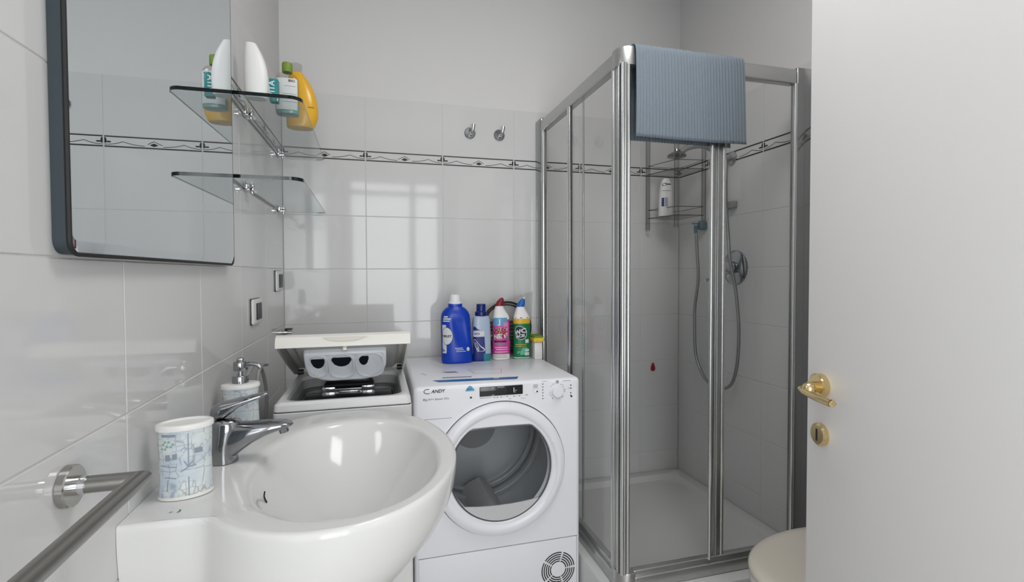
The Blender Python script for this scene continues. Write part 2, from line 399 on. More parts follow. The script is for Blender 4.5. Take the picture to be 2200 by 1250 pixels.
# ------------------------------------------------------------------ bottles
def sup(c, n):  # superellipse helper
    return math.copysign(abs(c)**(2/n), c)
class Bottle:
    def __init__(s, cx, cy, z, secs, n=2.6, rot=0, dent=None, k=5):
        s.c = Vector((cx, cy, z)); s.n = n; s.rot = rot; s.dent = dent
        P = [Vector((a[0], a[1], a[2])) for a in secs]; Q = [Vector((a[0], a[3] if len(a) > 3 else 0, 0)) for a in secs]
        s.P = catmull(P, k); s.Q = catmull(Q, k)
    def at(s, z):
        P = s.P
        for i in range(len(P)-1):
            if P[i][0] <= z <= P[i+1][0]:
                t = (z-P[i][0])/max(1e-9, P[i+1][0]-P[i][0]); return P[i].lerp(P[i+1], t), s.Q[i].lerp(s.Q[i+1], t)
        return (P[-1], s.Q[-1]) if z > P[0][0] else (P[0], s.Q[0])
    def pt(s, th, z, off=0, sec=None):
        p, q = sec or s.at(z)
        rx, ry = p[1]+off, p[2]+off
        if s.dent:
            a0, z0_, wa, wz, dp, sl = s.dent
            da = (th-(a0+sl*(z-z0_))+PI) % (2*PI)-PI
            k = 1-dp*math.exp(-(da/wa)**4-((z-z0_)/wz)**4); ry *= k; rx *= 1-(1-k)*.25
        x = rx*sup(math.cos(th), s.n)+q[1]; y = ry*sup(math.sin(th), s.n)
        c, sn = math.cos(s.rot), math.sin(s.rot)
        return s.c+Vector((x*c-y*sn, x*sn+y*c, z))
    def body(s, name, mat, parent, m=56):
        b = bm_new()
        loft(b, [[s.pt(2*PI*i/m, p[0], 0, (p, q)) for i in range(m)] for p, q in zip(s.P, s.Q)])
        return obj(name, b, mat, parent, True, 50)
    def fn(s, th0, z0_, off=.0004):
        """flat label coords (x metres right, y metres up) -> surface around angle th0"""
        def f(x, y):
            p, q = s.at(z0_+y); r = (p[1]+p[2])/2
            return s.pt(th0+x/r, z0_+y, off)
        return f
    def patch(s, name, mat, parent, th0, w_, z0_, z1_, off=.0004, shape=None, nx=14, nz=10, label=None):
        f = s.fn(th0, 0, off); b = bm_new(); V = []
        for j in range(nz+1):
            v = j/nz; row = []
            for i in range(nx+1):
                u = i/nx*2-1; k = shape(v) if shape else (-1, 1)
                uu = k[0]+(k[1]-k[0])*(u+1)/2
                row.append(b.verts.new(f(uu*w_/2, z0_+(z1_-z0_)*v)))
            V.append(row)
        for j in range(nz):
            for i in range(nx):
                try: b.faces.new((V[j][i], V[j][i+1], V[j+1][i+1], V[j+1][i]))
                except ValueError: pass
        return obj(name, b, mat, parent, True, 60, label)
    def ellpatch(s, name, mat, parent, th0, zc, rx, rz, off=.0008, rot=0, label=None):
        f = s.fn(th0, zc, off); b = bm_new(); c = b.verts.new(f(0, 0)); prev = None
        for k in range(1, 5):
            ring = [b.verts.new(f(*p)) for p in ell(0, 0, rx*k/4, rz*k/4, 24, rot)]
            for i in range(24):
                if prev is None: b.faces.new((c, ring[i], ring[(i+1) % 24]))
                else: b.faces.new((prev[i], ring[i], ring[(i+1) % 24], prev[(i+1) % 24]))
            prev = ring
        return obj(name, b, mat, parent, True, 60, label)
    def text(s, name, mat, parent, th0, zc, txt, size, off=.001, bold=0, rot=0, shear=0):
        f = s.fn(th0, zc, off); b = bm_new(); c, sn = math.cos(rot), math.sin(rot)
        put_text(b, txt, size, lambda x, y: f(x*c-y*sn, x*sn+y*c), bold, shear)
        return obj(name, b, mat, parent, False)
    def bars(s, name, mat, parent, th0, lst, off=.001):
        b = bm_new()
        for (x, y, w_, h_) in lst:
            f = s.fn(th0, 0, off); bar2d(b, f, x-w_/2, x+w_/2, y-h_/2, y+h_/2, 4)
        return obj(name, b, mat, parent, False)
BL = M('blue_plastic', (0, 56, 172), .32); BLD = M('navy_plastic', (12, 28, 104), .3)
LBW = M('label_white', (205, 208, 208), .5); LBN = M('label_navy', (16, 34, 112), .4)
INK = M('ink_dark', (30, 34, 46), .5); LBP = M('label_pink', (198, 62, 148), .4); LBP2 = M('label_light_pink', (214, 130, 180), .4)
LBR = M('label_red', (150, 22, 52), .4); LBB = M('label_sky', (96, 152, 190), .4); LBG = M('label_green', (14, 112, 70), .4)
LBG2 = M('label_mint', (90, 178, 146), .4); LBY = M('label_yellow', (214, 172, 44), .4); TEALM = M('teal_liquid_plastic', (44, 128, 140), .35)
LTBL = M('pale_blue_plastic', (162, 178, 198), .3, spec=.6)

ZD = .850
# 1 blue detergent jug
t = thing('detergent_bottle', (.713, 2.10, ZD), 'tall blue detergent jug with white cap on the tumble dryer', 'bottle', 'cleaning bottles on the dryer')
B = Bottle(.713, 2.10, ZD, [(0, .060, .036, .003), (.004, .066, .042, .003), (.02, .067, .043, .002), (.09, .065, .043, -.001), (.16, .064, .042, -.003), (.195, .062, .041, -.004), (.216, .056, .037, -.005), (.231, .044, .031, -.005), (.239, .032, .027, -.005), (.243, .030, .026, -.005), (.252, .030, .026, -.005)], 2.5, 0, (-PI/2+.25, .13, .34, .065, .16, -2.6))
B.body('body', BL, t)
b = bm_new(); lathe(b, [(.0285, .2515), (.029, .256), (.024, .262), (.0225, .285), (.021, .290), (.015, .292)], (.708, 2.10, ZD)); obj('cap', b, M('frosted_white_cap', (226, 228, 230), .4), t)
TH = -PI/2-.78
lab = B.patch('label', LBW, t, TH-.12, .034, .045, .165, .0005, lambda v: (-.9+.1*v, .5+.1*math.sin(v*9)))
B.ellpatch('medallion', LBW, lab, TH+.10, .118, .024, .036, .0010)
b = bm_new(); f = B.fn(TH+.10, .118, .0014); P_ = ell(0, 0, .0245, .037, 32); line2d(b, f, P_+[P_[0]], .0016); obj('ring_print', b, INK, lab, False)
B.text('lettering', INK, lab, TH+.10, .117, 'PERLET', .0125, .0016, .0004)
B.bars('stripes', LBW, lab, TH+.22, [(-.006, .190, .034, .006), (-.008, .181, .032, .005), (-.010, .199, .020, .006)], .0012)
B.bars('stripes', LBW, lab, TH+.90, [(-.004, .066, .020, .0028), (-.001, .059, .020, .0024), (.003, .052, .028, .0022)], .0012)
B.ellpatch('round_print', LBW, lab, TH+1.42, .060, .0075, .0085, .0010)
B.text('lettering', INK, lab, TH-.25, .058, '2x', .016, .0014, .0004)
# 2 softener bottle
t = thing('softener_bottle', (.822, 2.105, ZD), 'pale blue bottle with navy cap beside the blue jug', 'bottle', 'cleaning bottles on the dryer')
B = Bottle(.822, 2.105, ZD, [(0, .036, .024), (.004, .040, .028), (.05, .041, .029), (.12, .040, .029), (.165, .0385, .028), (.184, .036, .026), (.192, .033, .024), (.197, .027, .021)], 3.4)
B.body('body', LTBL, t)
B.patch('base_band', TEALM, t, -PI/2, .112, .002, .034, .0005)
B.patch('base_band', LBN, t, -PI/2-.62, .045, .002, .034, .0008)
B.patch('front_label', LBN, t, -PI/2-.50, .044, .034, .108, .0008, lambda v: (-1, 1-.10*v))
B.patch('side_flash', LBN, t, -PI/2-.56, .036, .136, .152, .0008, lambda v: (-1, .9-1.2*v))
B.patch('front_label', LBW, t, -PI/2-.52, .040, .110, .132, .0009)
B.text('lettering', LBN, t, -PI/2-.52, .121, 'DEO', .013, .0013, .0004)
b = bm_new(); f = B.fn(-PI/2-.42, .072, .0014)
P_ = ell(0, 0, .030, .009, 28, -1.05); line2d(b, f, P_+[P_[0]], .0018); P_ = ell(-.001, 0, .015, .0035, 24, -1.05); line2d(b, f, P_+[P_[0]], .0014)
obj('swoosh', b, LBW, t, False)
B.text('lettering', LBW, t, -PI/2-.30, .052, 'Ds', .014, .0014, .0003, -1.2)
b = bm_new(); lathe(b, [(.0265, .197), (.027, .206), (.0265, .214), (.0205, .218), (.0200, .246), (.019, .248)], (.822, 2.105, ZD), n=28); cp = obj('cap', b, BLD, t)
b = bm_new(); cyl(b, (.822, 2.0848, ZD+.220), (.822, 2.0848, ZD+.244), .0009, n=6); obj('cap_line', b, TEALM, cp)
# duck-neck toilet cleaners
def duck(cx, cy, label, body, band, capm, tip, prints, hh=1.0, lean=0):
    t = thing('toilet_cleaner_bottle', (cx, cy, ZD), label, 'bottle', 'cleaning bottles on the dryer')
    B = Bottle(cx, cy, ZD, [(0, .034, .023), (.004, .038, .027), (.02, .0385, .0275), (.06, .038, .027), (.10, .037, .026), (.15, .0375, .0265), (.178*hh, .037, .026, 0), (.192*hh, .034, .024, -.001), (.210*hh, .026, .020, -.006+lean), (.226*hh, .019, .016, -.008+lean), (.232*hh, .017, .015, -.007+lean)], 2.4)
    B.body('body', body, t)
    # angled squirt cap
    zz = .230*hh; x = -.007+lean
    b = bm_new()
    rings = []
    for (d, h, r) in ((-.001, 0, .0165), (0, .006, .018), (.003, .018, .0165), (.008, .028, .012), (.011, .035, .008), (.012, .038, .004)):
        rings.append([(cx+x+d+r*math.cos(a), cy+r*.85*math.sin(a), ZD+zz+h-.10*r*math.cos(a)) for a in [2*PI*i/24 for i in range(24)]])
    loft(b, rings); obj('cap', b, capm, t)
    if tip:
        b = bm_new(); cyl(b, (cx+x+.010, cy, ZD+zz+.034), (cx+x+.021, cy-.002, ZD+zz+.046), .0045, .0012, 12); obj('cap_tip', b, tip, t)
    prints(B, t); return t
A0 = -PI/2-.32
def pink(B, t):
    B.patch('label', LBP, t, A0+.1, .100, .026, .178, .0005, lambda v: (-1, 1), 24, 12)
    B.patch('top_flash', LBB, t, A0-.05, .070, .150, .186, .0009, lambda v: (-1+.2*v, .9-.1*v))
    B.patch('label_stripe', LBP2, t, A0+.72, .020, .100, .165, .0009)
    B.patch('label_panel', LBR, t, A0-.05, .044, .098, .140, .0010)
    B.text('lettering', LBR, t, A0+.0, .128, 'WC', .034, .0018, .0012, .18)
    B.text('lettering_outline', LBW, t, A0+.0, .128, 'WC', .034, .0014, .0024, .18)
    B.text('lettering', LBW, t, A0-.02, .104, 'NET', .026, .0016, .0012, .14)
    B.bars('stripes', INK, t, A0, [(0, .082, .046, .008)], .0012)
    B.bars('stripes', GREYP, t, A0+.05, [(0, .071, .050, .006)], .0012)
    B.bars('stripes', LBW, t, A0+.1, [(0, .056, .050, .003), (.004, .047, .046, .003), (0, .036, .050, .003)], .0012)
    B.bars('stripes', INK, t, A0, [(0, .020, .050, .0012), (.002, .013, .046, .0012)], .0012)
    B.ellpatch('round_print', GREYP, t, A0+.95, .098, .008, .009, .0014)
    B.text('lettering', LBW, t, A0+.05, .168, 'J', .030, .0014, .0010)
duck(.915, 2.118, 'pink and white toilet cleaner bottle with a dark red cap', WPLAST, None, M('dark_red_cap', (128, 18, 44), .4), None, pink, 1.02)
def green(B, t):
    B.patch('label', LBG, t, A0+.1, .100, .003, .165, .0005, None, 24, 12)
    B.patch('yellow_band', LBY, t, A0+.1, .104, .158, .180, .0009, None, 24, 3)
    B.bars('black_band', INK, t, A0+.1, [(0, .184, .096, .003)], .0010)
    B.patch('label_flash', LBG2, t, A0+.45, .030, .020, .052, .0010, lambda v: (-1+.6*v, 1-.4*v))
    B.ellpatch('print_field', INK, t, A0-.02, .118, .021, .030, .0010, .25)
    b = bm_new(); f = B.fn(A0-.02, .118, .0014); P_ = ell(0, 0, .021, .030, 30, .25); line2d(b, f, P_+[P_[0]], .002); obj('outline_print', b, LBW, t, False)
    B.text('lettering', LBW, t, A0-.02, .122, 'WC', .026, .0016, .0011, .3)
    B.text('lettering', LBW, t, A0-.02, .103, 'ACE', .017, .0016, .0007, .2)
    B.bars('stripes', LBY, t, A0+.0, [(0, .066, .042, .0022), (0, .058, .040, .0018)], .0012)
    B.bars('fine_print', LBW, t, A0+.75, [(0, .080, .016, .016), (0, .040, .018, .010), (0, .024, .020, .014)], .0012)
    B.text('lettering', LBG2, t, A0-.1, .034, 'gel', .016, .0012, .0004)
duck(1.008, 2.112, 'green toilet cleaner bottle with yellow band and blue cap', WPLAST, None, M('bright_blue_cap', (28, 96, 178), .4), WPLAST, green, 1.0, .003)

# clear bag with a coiled cable behind the bottles
t = thing('plastic_bag', (.97, 2.22, ZD), 'clear plastic bag holding a coiled black cable behind the bottles', 'bag')
b = bm_new(); Q = [(.835, 0.0), (.84, .16), (.85, .232), (.93, .250), (1.01, .268), (1.075, .292), (1.082, .20), (1.088, .10), (1.092, 0)]
front = []; back = []
rr = R.uniform
ring = []
for k in range(9):
    v = k/8; row = []
    for i in range(29):
        u = i/28*2*PI; hx = .128*(1-.0*v); top = .252
        cx_ = .963+.006*v
        x = cx_+hx*math.cos(u); z = v*(.232+.26*(max(0, x-.86))*1.0 if x > .86 else .232)
        y = 2.225+(.055*(1-v)**.7+.003)*math.sin(u)*(1+.2*math.sin(5*u+k))
        row.append((x+.003*math.sin(7*v+3*u), y, ZD+.001+z+(.004*math.sin(6*u) if k == 8 else 0)))
    ring.append(row[:-1])
loft(b, ring, True, False); obj('film', b, BAG, t)
for k, (rx, rz, yy, zz) in enumerate([(.118, .128, 2.222, .118), (.112, .120, 2.232, .112), (.104, .122, 2.214, .122)]):
    b = bm_new(); tube(b, [(.968+rx*math.cos(a), yy+.006*math.sin(3*a), ZD+zz+.012+rz*.92*math.sin(a)) for a in [2*PI*i/40 for i in range(41)]], .0042, 8); obj('cable_loop', b, RUBBER, t)
b = bm_new()
for k in range(9): box(b, .885, 1.055, 2.212, 2.238, ZD+.006+k*.0175, ZD+.006+k*.0175+.0125, .004, 2)
obj('folded_cord', b, M('brown_black_cord', (66, 60, 54), .5, noise=(60, .5)), t)
# sponge and its white holder
t = thing('white_box', (1.076, 2.100, ZD), 'small plain white box under the sponge at the dryer corner', 'box')
b = bm_new(); box(b, 1.056, 1.092, 2.070, 2.140, ZD, ZD+.074, .002); obj('body', b, WPLAST, t)
b = bm_new(); box(b, 1.0605, 1.0875, 2.075, 2.135, ZD+.0741, ZD+.0755); obj('lid', b, WPLAST, t, False)
t = thing('sponge', (1.076, 2.10, ZD+.0756), 'yellow kitchen sponge with green scouring side on the white box', 'sponge')
b = bm_new(); box(b, 1.050, 1.098, 2.060, 2.150, ZD+.0758, ZD+.096, .005, 3); obj('foam', b, M('yellow_foam', (222, 190, 70), .9, noise=(90, .2), bump=(120, .6, .002)), t)
b = bm_new(); box(b, 1.051, 1.097, 2.062, 2.149, ZD+.096, ZD+.103, .002, 2); obj('scourer', b, M('green_scourer', (110, 140, 50), .95, noise=(150, .4)), t)

# ------------------------------------------------------------------ bottles on the upper glass shelf
ZS = 1.7268
t = thing('lotion_bottle', (.060, 1.552, ZS), 'plain white curved lotion bottle on the upper glass shelf', 'bottle', 'toiletries on the upper shelf')
B = Bottle(.060, 1.552, ZS, [(0, .026, .018), (.003, .029, .021, 0), (.03, .031, .022, .001), (.06, .031, .022, .001), (.09, .029, .021, -.001), (.12, .024, .018, -.005), (.148, .016, .014, -.011), (.153, .014, .012, -.012)], 2.3)
B.body('body', WPLAST, t)
t = thing('small_carton', (.104, 1.575, ZS), 'small teal carton standing between the white and the green-capped bottle', 'carton', 'toiletries on the upper shelf')
b = bm_new(); box(b, .092, .115, 1.563, 1.587, ZS, ZS+.066, .002, 2, None); obj('carton', b, M('teal_carton', (30, 124, 128), .4), t)
b = bm_new(); put_text(b, 'VITA', .022, lambda x, y: (.099-y*1.0, 1.5626, ZS+.036+x), .0006); obj('lettering', b, LBW, t, False)
t = thing('micellar_bottle', (.121, 1.690, ZS), 'clear bottle with green cap and white label on the upper glass shelf', 'bottle', 'toiletries on the upper shelf')
B = Bottle(.121, 1.690, ZS, [(0, .030, .020), (.003, .034, .024), (.03, .036, .025), (.09, .036, .025), (.112, .034, .024), (.124, .026, .020), (.130, .016, .014), (.135, .014, .013)], 2.8)
B.body('body', GL('clear_bottle', (.90, .89, .86), 1.2, .05), t)
b2 = Bottle(.121, 1.690, ZS, [(.002, .029, .019), (.004, .032, .022), (.02, .0345, .0235), (.030, .0345, .0235)], 2.8); b2.body('contents', M('pale_teal_liquid', (128, 182, 180), .3), t)
B.patch('label', LBW, t, -PI/2, .056, .012, .108, .0006)
B.text('lettering', INK, t, -PI/2+.35, .100, 'BIO', .010, .0012, .0002)
B.bars('fine_print', GREYP, t, -PI/2+.3, [(0, .084, .022, .001), (0, .060, .030, .001), (0, .052, .026, .001), (0, .036, .030, .001)], .0012)
b = bm_new(); lathe(b, [(.0148, .133), (.0155, .135), (.0155, .158), (.014, .162), (.010, .163)], (.121, 1.69, ZS)); obj('cap', b, M('leaf_green_cap', (112, 138, 52), .45), t)
t = thing('shower_oil_bottle', (.142, 1.830, ZS), 'large amber yellow oval bottle at the far right of the upper shelf', 'bottle', 'toiletries on the upper shelf')
B = Bottle(.142, 1.830, ZS, [(0, .036, .024, -.004), (.004, .043, .030, -.003), (.04, .050, .034, .003), (.08, .050, .034, .003), (.12, .045, .031, -.001), (.155, .035, .026, -.007), (.178, .024, .020, -.012), (.188, .018, .015, -.014)], 2.3)
B.body('body', M('amber_plastic', (222, 170, 40), .25, spec=.6), t)
B.bars('stripes', M('dark_amber', (150, 104, 30), .5), t, -PI/2+.6, [(0, .066, .020, .003)], .001)
b = bm_new(); lathe(b, [(.0175, .186), (.018, .190), (.019, .214), (.017, .216)], (.128, 1.830, ZS)); obj('cap', b, GL('clear_cap', (.86, .86, .84), 1.0, .1), t)

# ------------------------------------------------------------------ switches on the left wall
def plate(yc, zc, label, name):
    t = thing(name, (0, yc, zc), label, 'switch' if 'switch' in name else 'socket')
    hy, hz = .062, .042
    b = bm_new(); o_ = rrect(yc, zc, hy, hz, .008, 5); oi = rrect(yc, zc, hy-.002, hz-.002, .007, 5)
    loft(b, [[(.0002, y, z) for y, z in o_], [(.004, y, z) for y, z in o_]]); obj('shadow_rim', b, DARKPL, t)  # dark rim draws the depth shadow round the plate edge
    b = bm_new(); loft(b, [[(.004, y, z) for y, z in oi], [(.0085, y, z) for y, z in oi], [(.011, y, z) for y, z in rrect(yc, zc, hy-.006, hz-.006, .006, 5)]]); obj('cover_plate', b, WPLAST, t)
    for k in (-1, 0, 1):
        b = bm_new(); box(b, .0105, .0145, yc+.006+k*.0225-.0108, yc+.006+k*.0225+.0108, zc-.027, zc+.027, .002, 2); obj('module', b, DARKPL, t)
    return t
plate(1.770, 1.110, 'wider white wall plate with dark switches, nearer the mirror', 'light_switch')
plate(2.165, 1.203, 'white wall plate with dark sockets close to the back corner', 'wall_socket')

# ------------------------------------------------------------------ washbasin
ZR = .850; CY = 1.1025; CXo = .298
def outer_r(th):
    """radius of the basin outline round (CXo, CY)"""
    dx, dy = math.cos(th), math.sin(th)
    re = 1/math.sqrt((dx/.250)**2+(dy/.3385)**2)
    # deck rectangle x>=.0, |y|<=.237
    rs = []
    if dx < 0:
        tx = (CXo-.0005)/-dx; ty = .2365/abs(dy) if abs(dy) > 1e-6 else 9
        rs.append(min(tx, ty))
    rd = max(rs) if rs else 0
    return max(re, rd)
NT = 180
thetas = [2*PI*i/NT for i in range(NT)]
# put samples exactly on the deck corners
ca = math.atan2(.2365, -(CXo-.0005)); 
for s in (1, -1):
    a = (s*ca) % (2*PI); i = min(range(NT), key=lambda k: abs(thetas[k]-a)); thetas[i] = a
rad = [outer_r(t_) for t_ in thetas]
sm = rad[:]
for it in range(2):
    sm = [(.25*sm[i-1]+.5*sm[i]+.25*sm[(i+1) % NT]) if abs(math.cos(thetas[i])) < .93 and abs(((thetas[i]+PI) % (2*PI)-PI)) < abs(ca)-.05 else sm[i] for i in range(NT)]
OUT = [Vector((CXo+r*math.cos(t_), CY+r*math.sin(t_))) for r, t_ in zip(sm, thetas)]
ICX, ICY, IA, IB = .326, 1.075, .177, .262
INN = [Vector((ICX+IA*sup(math.cos(t_), 2.15), ICY+IB*sup(math.sin(t_), 2.15))) for t_ in thetas]
def basin_z(k):  # k 0 centre .. 1 rim
    return ZR-.012-.135*(1-k**2.5)
rings = []
for k in (.06, .2, .35, .5, .65, .78, .88, .94, .98):
    rings.append([(ICX+.0+(p.x-ICX)*k, ICY+.0+(p.y-ICY)*k, basin_z(k)) for p in INN])
for (f_, z) in ((0.0, -.0095), (.06, -.0045), (.14, -.0020), (.30, -.0010), (.55, -.0004), (.80, 0)):
    rings.append([(p.x+(q.x-p.x)*f_, p.y+(q.y-p.y)*f_, ZR+z) for p, q in zip(INN, OUT)])
def shrink(p, k, inset=0):
    ax, ay = .0, CY
    x = ax+(p.x-ax)*(1-(1-k)*1.0) if p.x > .004 else p.x
    return Vector((x, ay+(p.y-ay)*(1-(1-k)*.8)))
c2 = Vector((CXo, CY))
def inset(p, d): v = p-c2; return p-v.normalized()*d if p.x > .004 else Vector((p.x, p.y-math.copysign(min(d, .0) if False else d*.5, p.y-CY)))
rings.append([(*inset(p, .010), ZR+.000) for p in OUT]); rings.append([(*inset(p, .004), ZR-.0012) for p in OUT]); rings.append([(*inset(p, .001), ZR-.005) for p in OUT]); rings.append([(*p, ZR-.011) for p in OUT])
for z, k in ((.825, .999), (.80, .993), (.77, .975), (.74, .945), (.714, .905), (.68, .850), (.645, .785), (.61, .715), (.58, .645), (.55, .55), (.525, .43), (.51, .30), (.505, .15)):
    rings.append([(*shrink(p, k), z) for p in OUT])
t = thing('washbasin', (.0, CY, ZR-.3), 'large oval white ceramic washbasin fixed to the left wall', 'washbasin')
b = bm_new(); loft(b, rings); basin = obj('bowl', b, CERAMIC, t, True, 60)
b = bm_new(); lathe(b, [(.022, 0), (.024, .002), (.018, .004), (.006, .006)], (ICX, ICY, basin_z(.06)-.001)); obj('drain', b, CHROME, t)
b = bm_new()
kk = .90; th = PI+.25
pp = Vector((ICX+IA*kk*math.cos(th), ICY+IB*kk*math.sin(th), basin_z(kk)))
tube(b, [pp+Vector((.003, .0, .012)), pp+Vector((.0022, -.001, .002)), pp+Vector((.006, .001, -.010))], .0022, 8, 4, .6); obj('overflow_slot', b, RUBBER, t)
b = bm_new(); f = lambda x, y: (.066+x, .897+y, ZR+.0006)
line2d(b, f, [(.006, .006), (.009, .002), (.006, -.004)], .0025); line2d(b, f, [(-.006, -.001), (-.002, .001)], .002); obj('chip_mark', b, GREYP, t, False)

# faucet
FY = 1.116
t = thing('faucet', (.080, FY, ZR), 'chrome single lever faucet on the washbasin', 'faucet')
b = bm_new()
rings = []
# body column sweeping into the spout: stacked sections along a bent path
path = [(.079, .851, .027, .026), (.0785, .87, .0262, .0255), (.079, .885, .0268, .0255), (.081, .90, .029, .0255), (.083, .915, .031, .025), (.084, .926, .030, .0245), (.083, .934, .026, .023), (.082, .9375, .018, .017)]
for x, z, rx, ry in path: rings.append([(x+rx*math.cos(a), FY+ry*math.sin(a), z) for a in [2*PI*i/40 for i in range(40)]])
loft(b, rings); obj('body', b, DCHR, t, True, 60)
b = bm_new(); rings = []
for x, zc, hw, hh_ in ((.075, .893, .022, .036), (.098, .893, .0235, .036), (.115, .900, .0240, .0290), (.135, .9065, .0240, .0215), (.158, .9120, .0235, .0155), (.180, .9150, .0215, .0110), (.197, .9165, .0180, .0075), (.207, .9165, .012, .0040), (.211, .9165, .005, .0020)):
    rings.append([(x, FY+hw*sup(math.cos(a), 2.6), zc+hh_*sup(math.sin(a), 2.2)) for a in [2*PI*i/36 for i in range(36)]])
loft(b, rings); obj('spout', b, DCHR, t, True, 60)
b = bm_new(); cyl(b, (.191, FY, .9125), (.194, FY, .900), .010, .0095, 24); obj('aerator', b, DCHR, t)
b = bm_new(); rings = []
for x, zc, hw, hh_ in ((.058, .9500, .010, .004), (.062, .9520, .018, .011), (.072, .9535, .0215, .0165), (.084, .9560, .0215, .0170), (.096, .9610, .0210, .0135), (.110, .9680, .0200, .0090), (.130, .9745, .0180, .0066), (.150, .9800, .0150, .0050), (.162, .9838, .009, .0028), (.166, .9850, .004, .0015)):
    rings.append([(x, FY+hw*sup(math.cos(a), 2.8), zc+hh_*sup(math.sin(a), 2.4)) for a in [2*PI*i/32 for i in range(32)]])
loft(b, rings); obj('lever', b, DCHR, t, True, 60)

# bathroom accessories with a printed pattern
def printed():
    if 'sketch_print' in MATS: return MATS['sketch_print']
    m = bpy.data.materials.new('sketch_print'); m.use_nodes = True; nt = m.node_tree; bs = nt.nodes['Principled BSDF']; bs.inputs['Roughness'].default_value = .35
    tc = nt.nodes.new('ShaderNodeTexCoord'); mp = nt.nodes.new('ShaderNodeMapping'); nt.links.new(tc.outputs['Object'], mp.inputs[0])
    def lines(kind, scale, rot, th, seed):
        mp2 = nt.nodes.new('ShaderNodeMapping'); mp2.inputs['Rotation'].default_value = rot; mp2.inputs['Location'].default_value = (seed, seed*.7, seed*1.3)
        nt.links.new(mp.outputs[0], mp2.inputs[0])
        v = nt.nodes.new('ShaderNodeTexVoronoi'); v.feature = 'DISTANCE_TO_EDGE'; v.distance = 'EUCLIDEAN'; v.inputs['Scale'].default_value = scale; v.inputs['Randomness'].default_value = kind
        nt.links.new(mp2.outputs[0], v.inputs['Vector'])
        l = nt.nodes.new('ShaderNodeMapRange'); l.inputs[1].default_value = th*.35; l.inputs[2].default_value = th; l.inputs[3].default_value = 1; l.inputs[4].default_value = 0
        nt.links.new(v.outputs['Distance'], l.inputs[0]); return l
    a = lines(.35, 34, (0, 0, .26), .04, 3.1); c = lines(.5, 95, (0, 0, .26), .09, 1.7)
    n = nt.nodes.new('ShaderNodeTexNoise'); n.inputs['Scale'].default_value = 38; n.inputs['Detail'].default_value = 2; nt.links.new(mp.outputs[0], n.inputs[0])
    gt = nt.nodes.new('ShaderNodeMapRange'); gt.inputs[1].default_value = .46; gt.inputs[2].default_value = .56; nt.links.new(n.outputs['Fac'], gt.inputs[0])
    mu = nt.nodes.new('ShaderNodeMath'); mu.operation = 'MULTIPLY'; nt.links.new(c.outputs[0], mu.inputs[0]); nt.links.new(gt.outputs[0], mu.inputs[1])
    ad = nt.nodes.new('ShaderNodeMath'); ad.operation = 'MAXIMUM'; ma = nt.nodes.new('ShaderNodeMath'); ma.operation = 'MULTIPLY'; gi = nt.nodes.new('ShaderNodeMapRange'); gi.inputs[1].default_value = .50; gi.inputs[2].default_value = .42; nt.links.new(n.outputs['Fac'], gi.inputs[0]); nt.links.new(a.outputs[0], ma.inputs[0]); nt.links.new(gi.outputs[0], ma.inputs[1]); nt.links.new(ma.outputs[0], ad.inputs[0]); nt.links.new(mu.outputs[0], ad.inputs[1])
    am = nt.nodes.new('ShaderNodeMath'); am.operation = 'MULTIPLY'; am.inputs[1].default_value = .5; nt.links.new(ad.outputs[0], am.inputs[0])
    n3 = nt.nodes.new('ShaderNodeTexNoise'); n3.inputs['Scale'].default_value = 22; nt.links.new(mp.outputs[0], n3.inputs[0])
    r3 = nt.nodes.new('ShaderNodeValToRGB'); r3.color_ramp.elements[0].position = .40; r3.color_ramp.elements[0].color = (*srgb((184, 195, 204)), 1); r3.color_ramp.elements[1].position = .58; r3.color_ramp.elements[1].color = (*srgb((206, 211, 211)), 1)
    nt.links.new(n3.outputs['Fac'], r3.inputs[0])
    n4 = nt.nodes.new('ShaderNodeTexNoise'); n4.inputs['Scale'].default_value = 30; nt.links.new(mp.outputs[0], n4.inputs[0])
    r4 = nt.nodes.new('ShaderNodeValToRGB'); r4.color_ramp.elements[0].position = .42; r4.color_ramp.elements[0].color = (*srgb((96, 118, 150)), 1); r4.color_ramp.elements[1].position = .58; r4.color_ramp.elements[1].color = (*srgb((120, 122, 114)), 1)
    nt.links.new(n4.outputs['Fac'], r4.inputs[0])
    mx = nt.nodes.new('ShaderNodeMix'); mx.data_type = 'RGBA'; nt.links.new(am.outputs[0], mx.inputs[0]); nt.links.new(r3.outputs[0], mx.inputs[6]); nt.links.new(r4.outputs[0], mx.inputs[7])
    nt.links.new(mx.outputs[2], bs.inputs['Base Color']); MATS['sketch_print'] = m; return m
def oval(cx, cy, z, secs, rot, n=48):
    c, s = math.cos(rot), math.sin(rot); rings = []
    for (h, rx, ry) in secs:
        rings.append([(cx+rx*math.cos(a)*c-ry*math.sin(a)*s, cy+rx*math.cos(a)*s+ry*math.sin(a)*c, z+h) for a in [2*PI*i/n for i in range(n)]])
    return rings
TRX, TRY, ROT = .0395, .027, .26
t = thing('toothbrush_tumbler', (.060, .968, ZR), 'oval lidded tumbler with blue sketch print at the front of the washbasin', 'tumbler')
b = bm_new(); loft(b, oval(.061, .968, ZR+.0005, [(.004, TRX+.0005, TRY+.0005), (.03, TRX, TRY), (.06, TRX-.001, TRY-.001), (.09, TRX, TRY), (.118, TRX+.0005, TRY+.0005)], ROT)); obj('body', b, printed(), t)
b = bm_new(); loft(b, oval(.061, .968, ZR+.0005, [(0, TRX+.0012, TRY+.0012), (.001, TRX+.002, TRY+.002), (.005, TRX+.0015, TRY+.0015), (.0055, TRX, TRY)], ROT)); obj('base_rim', b, WPLAST, t)
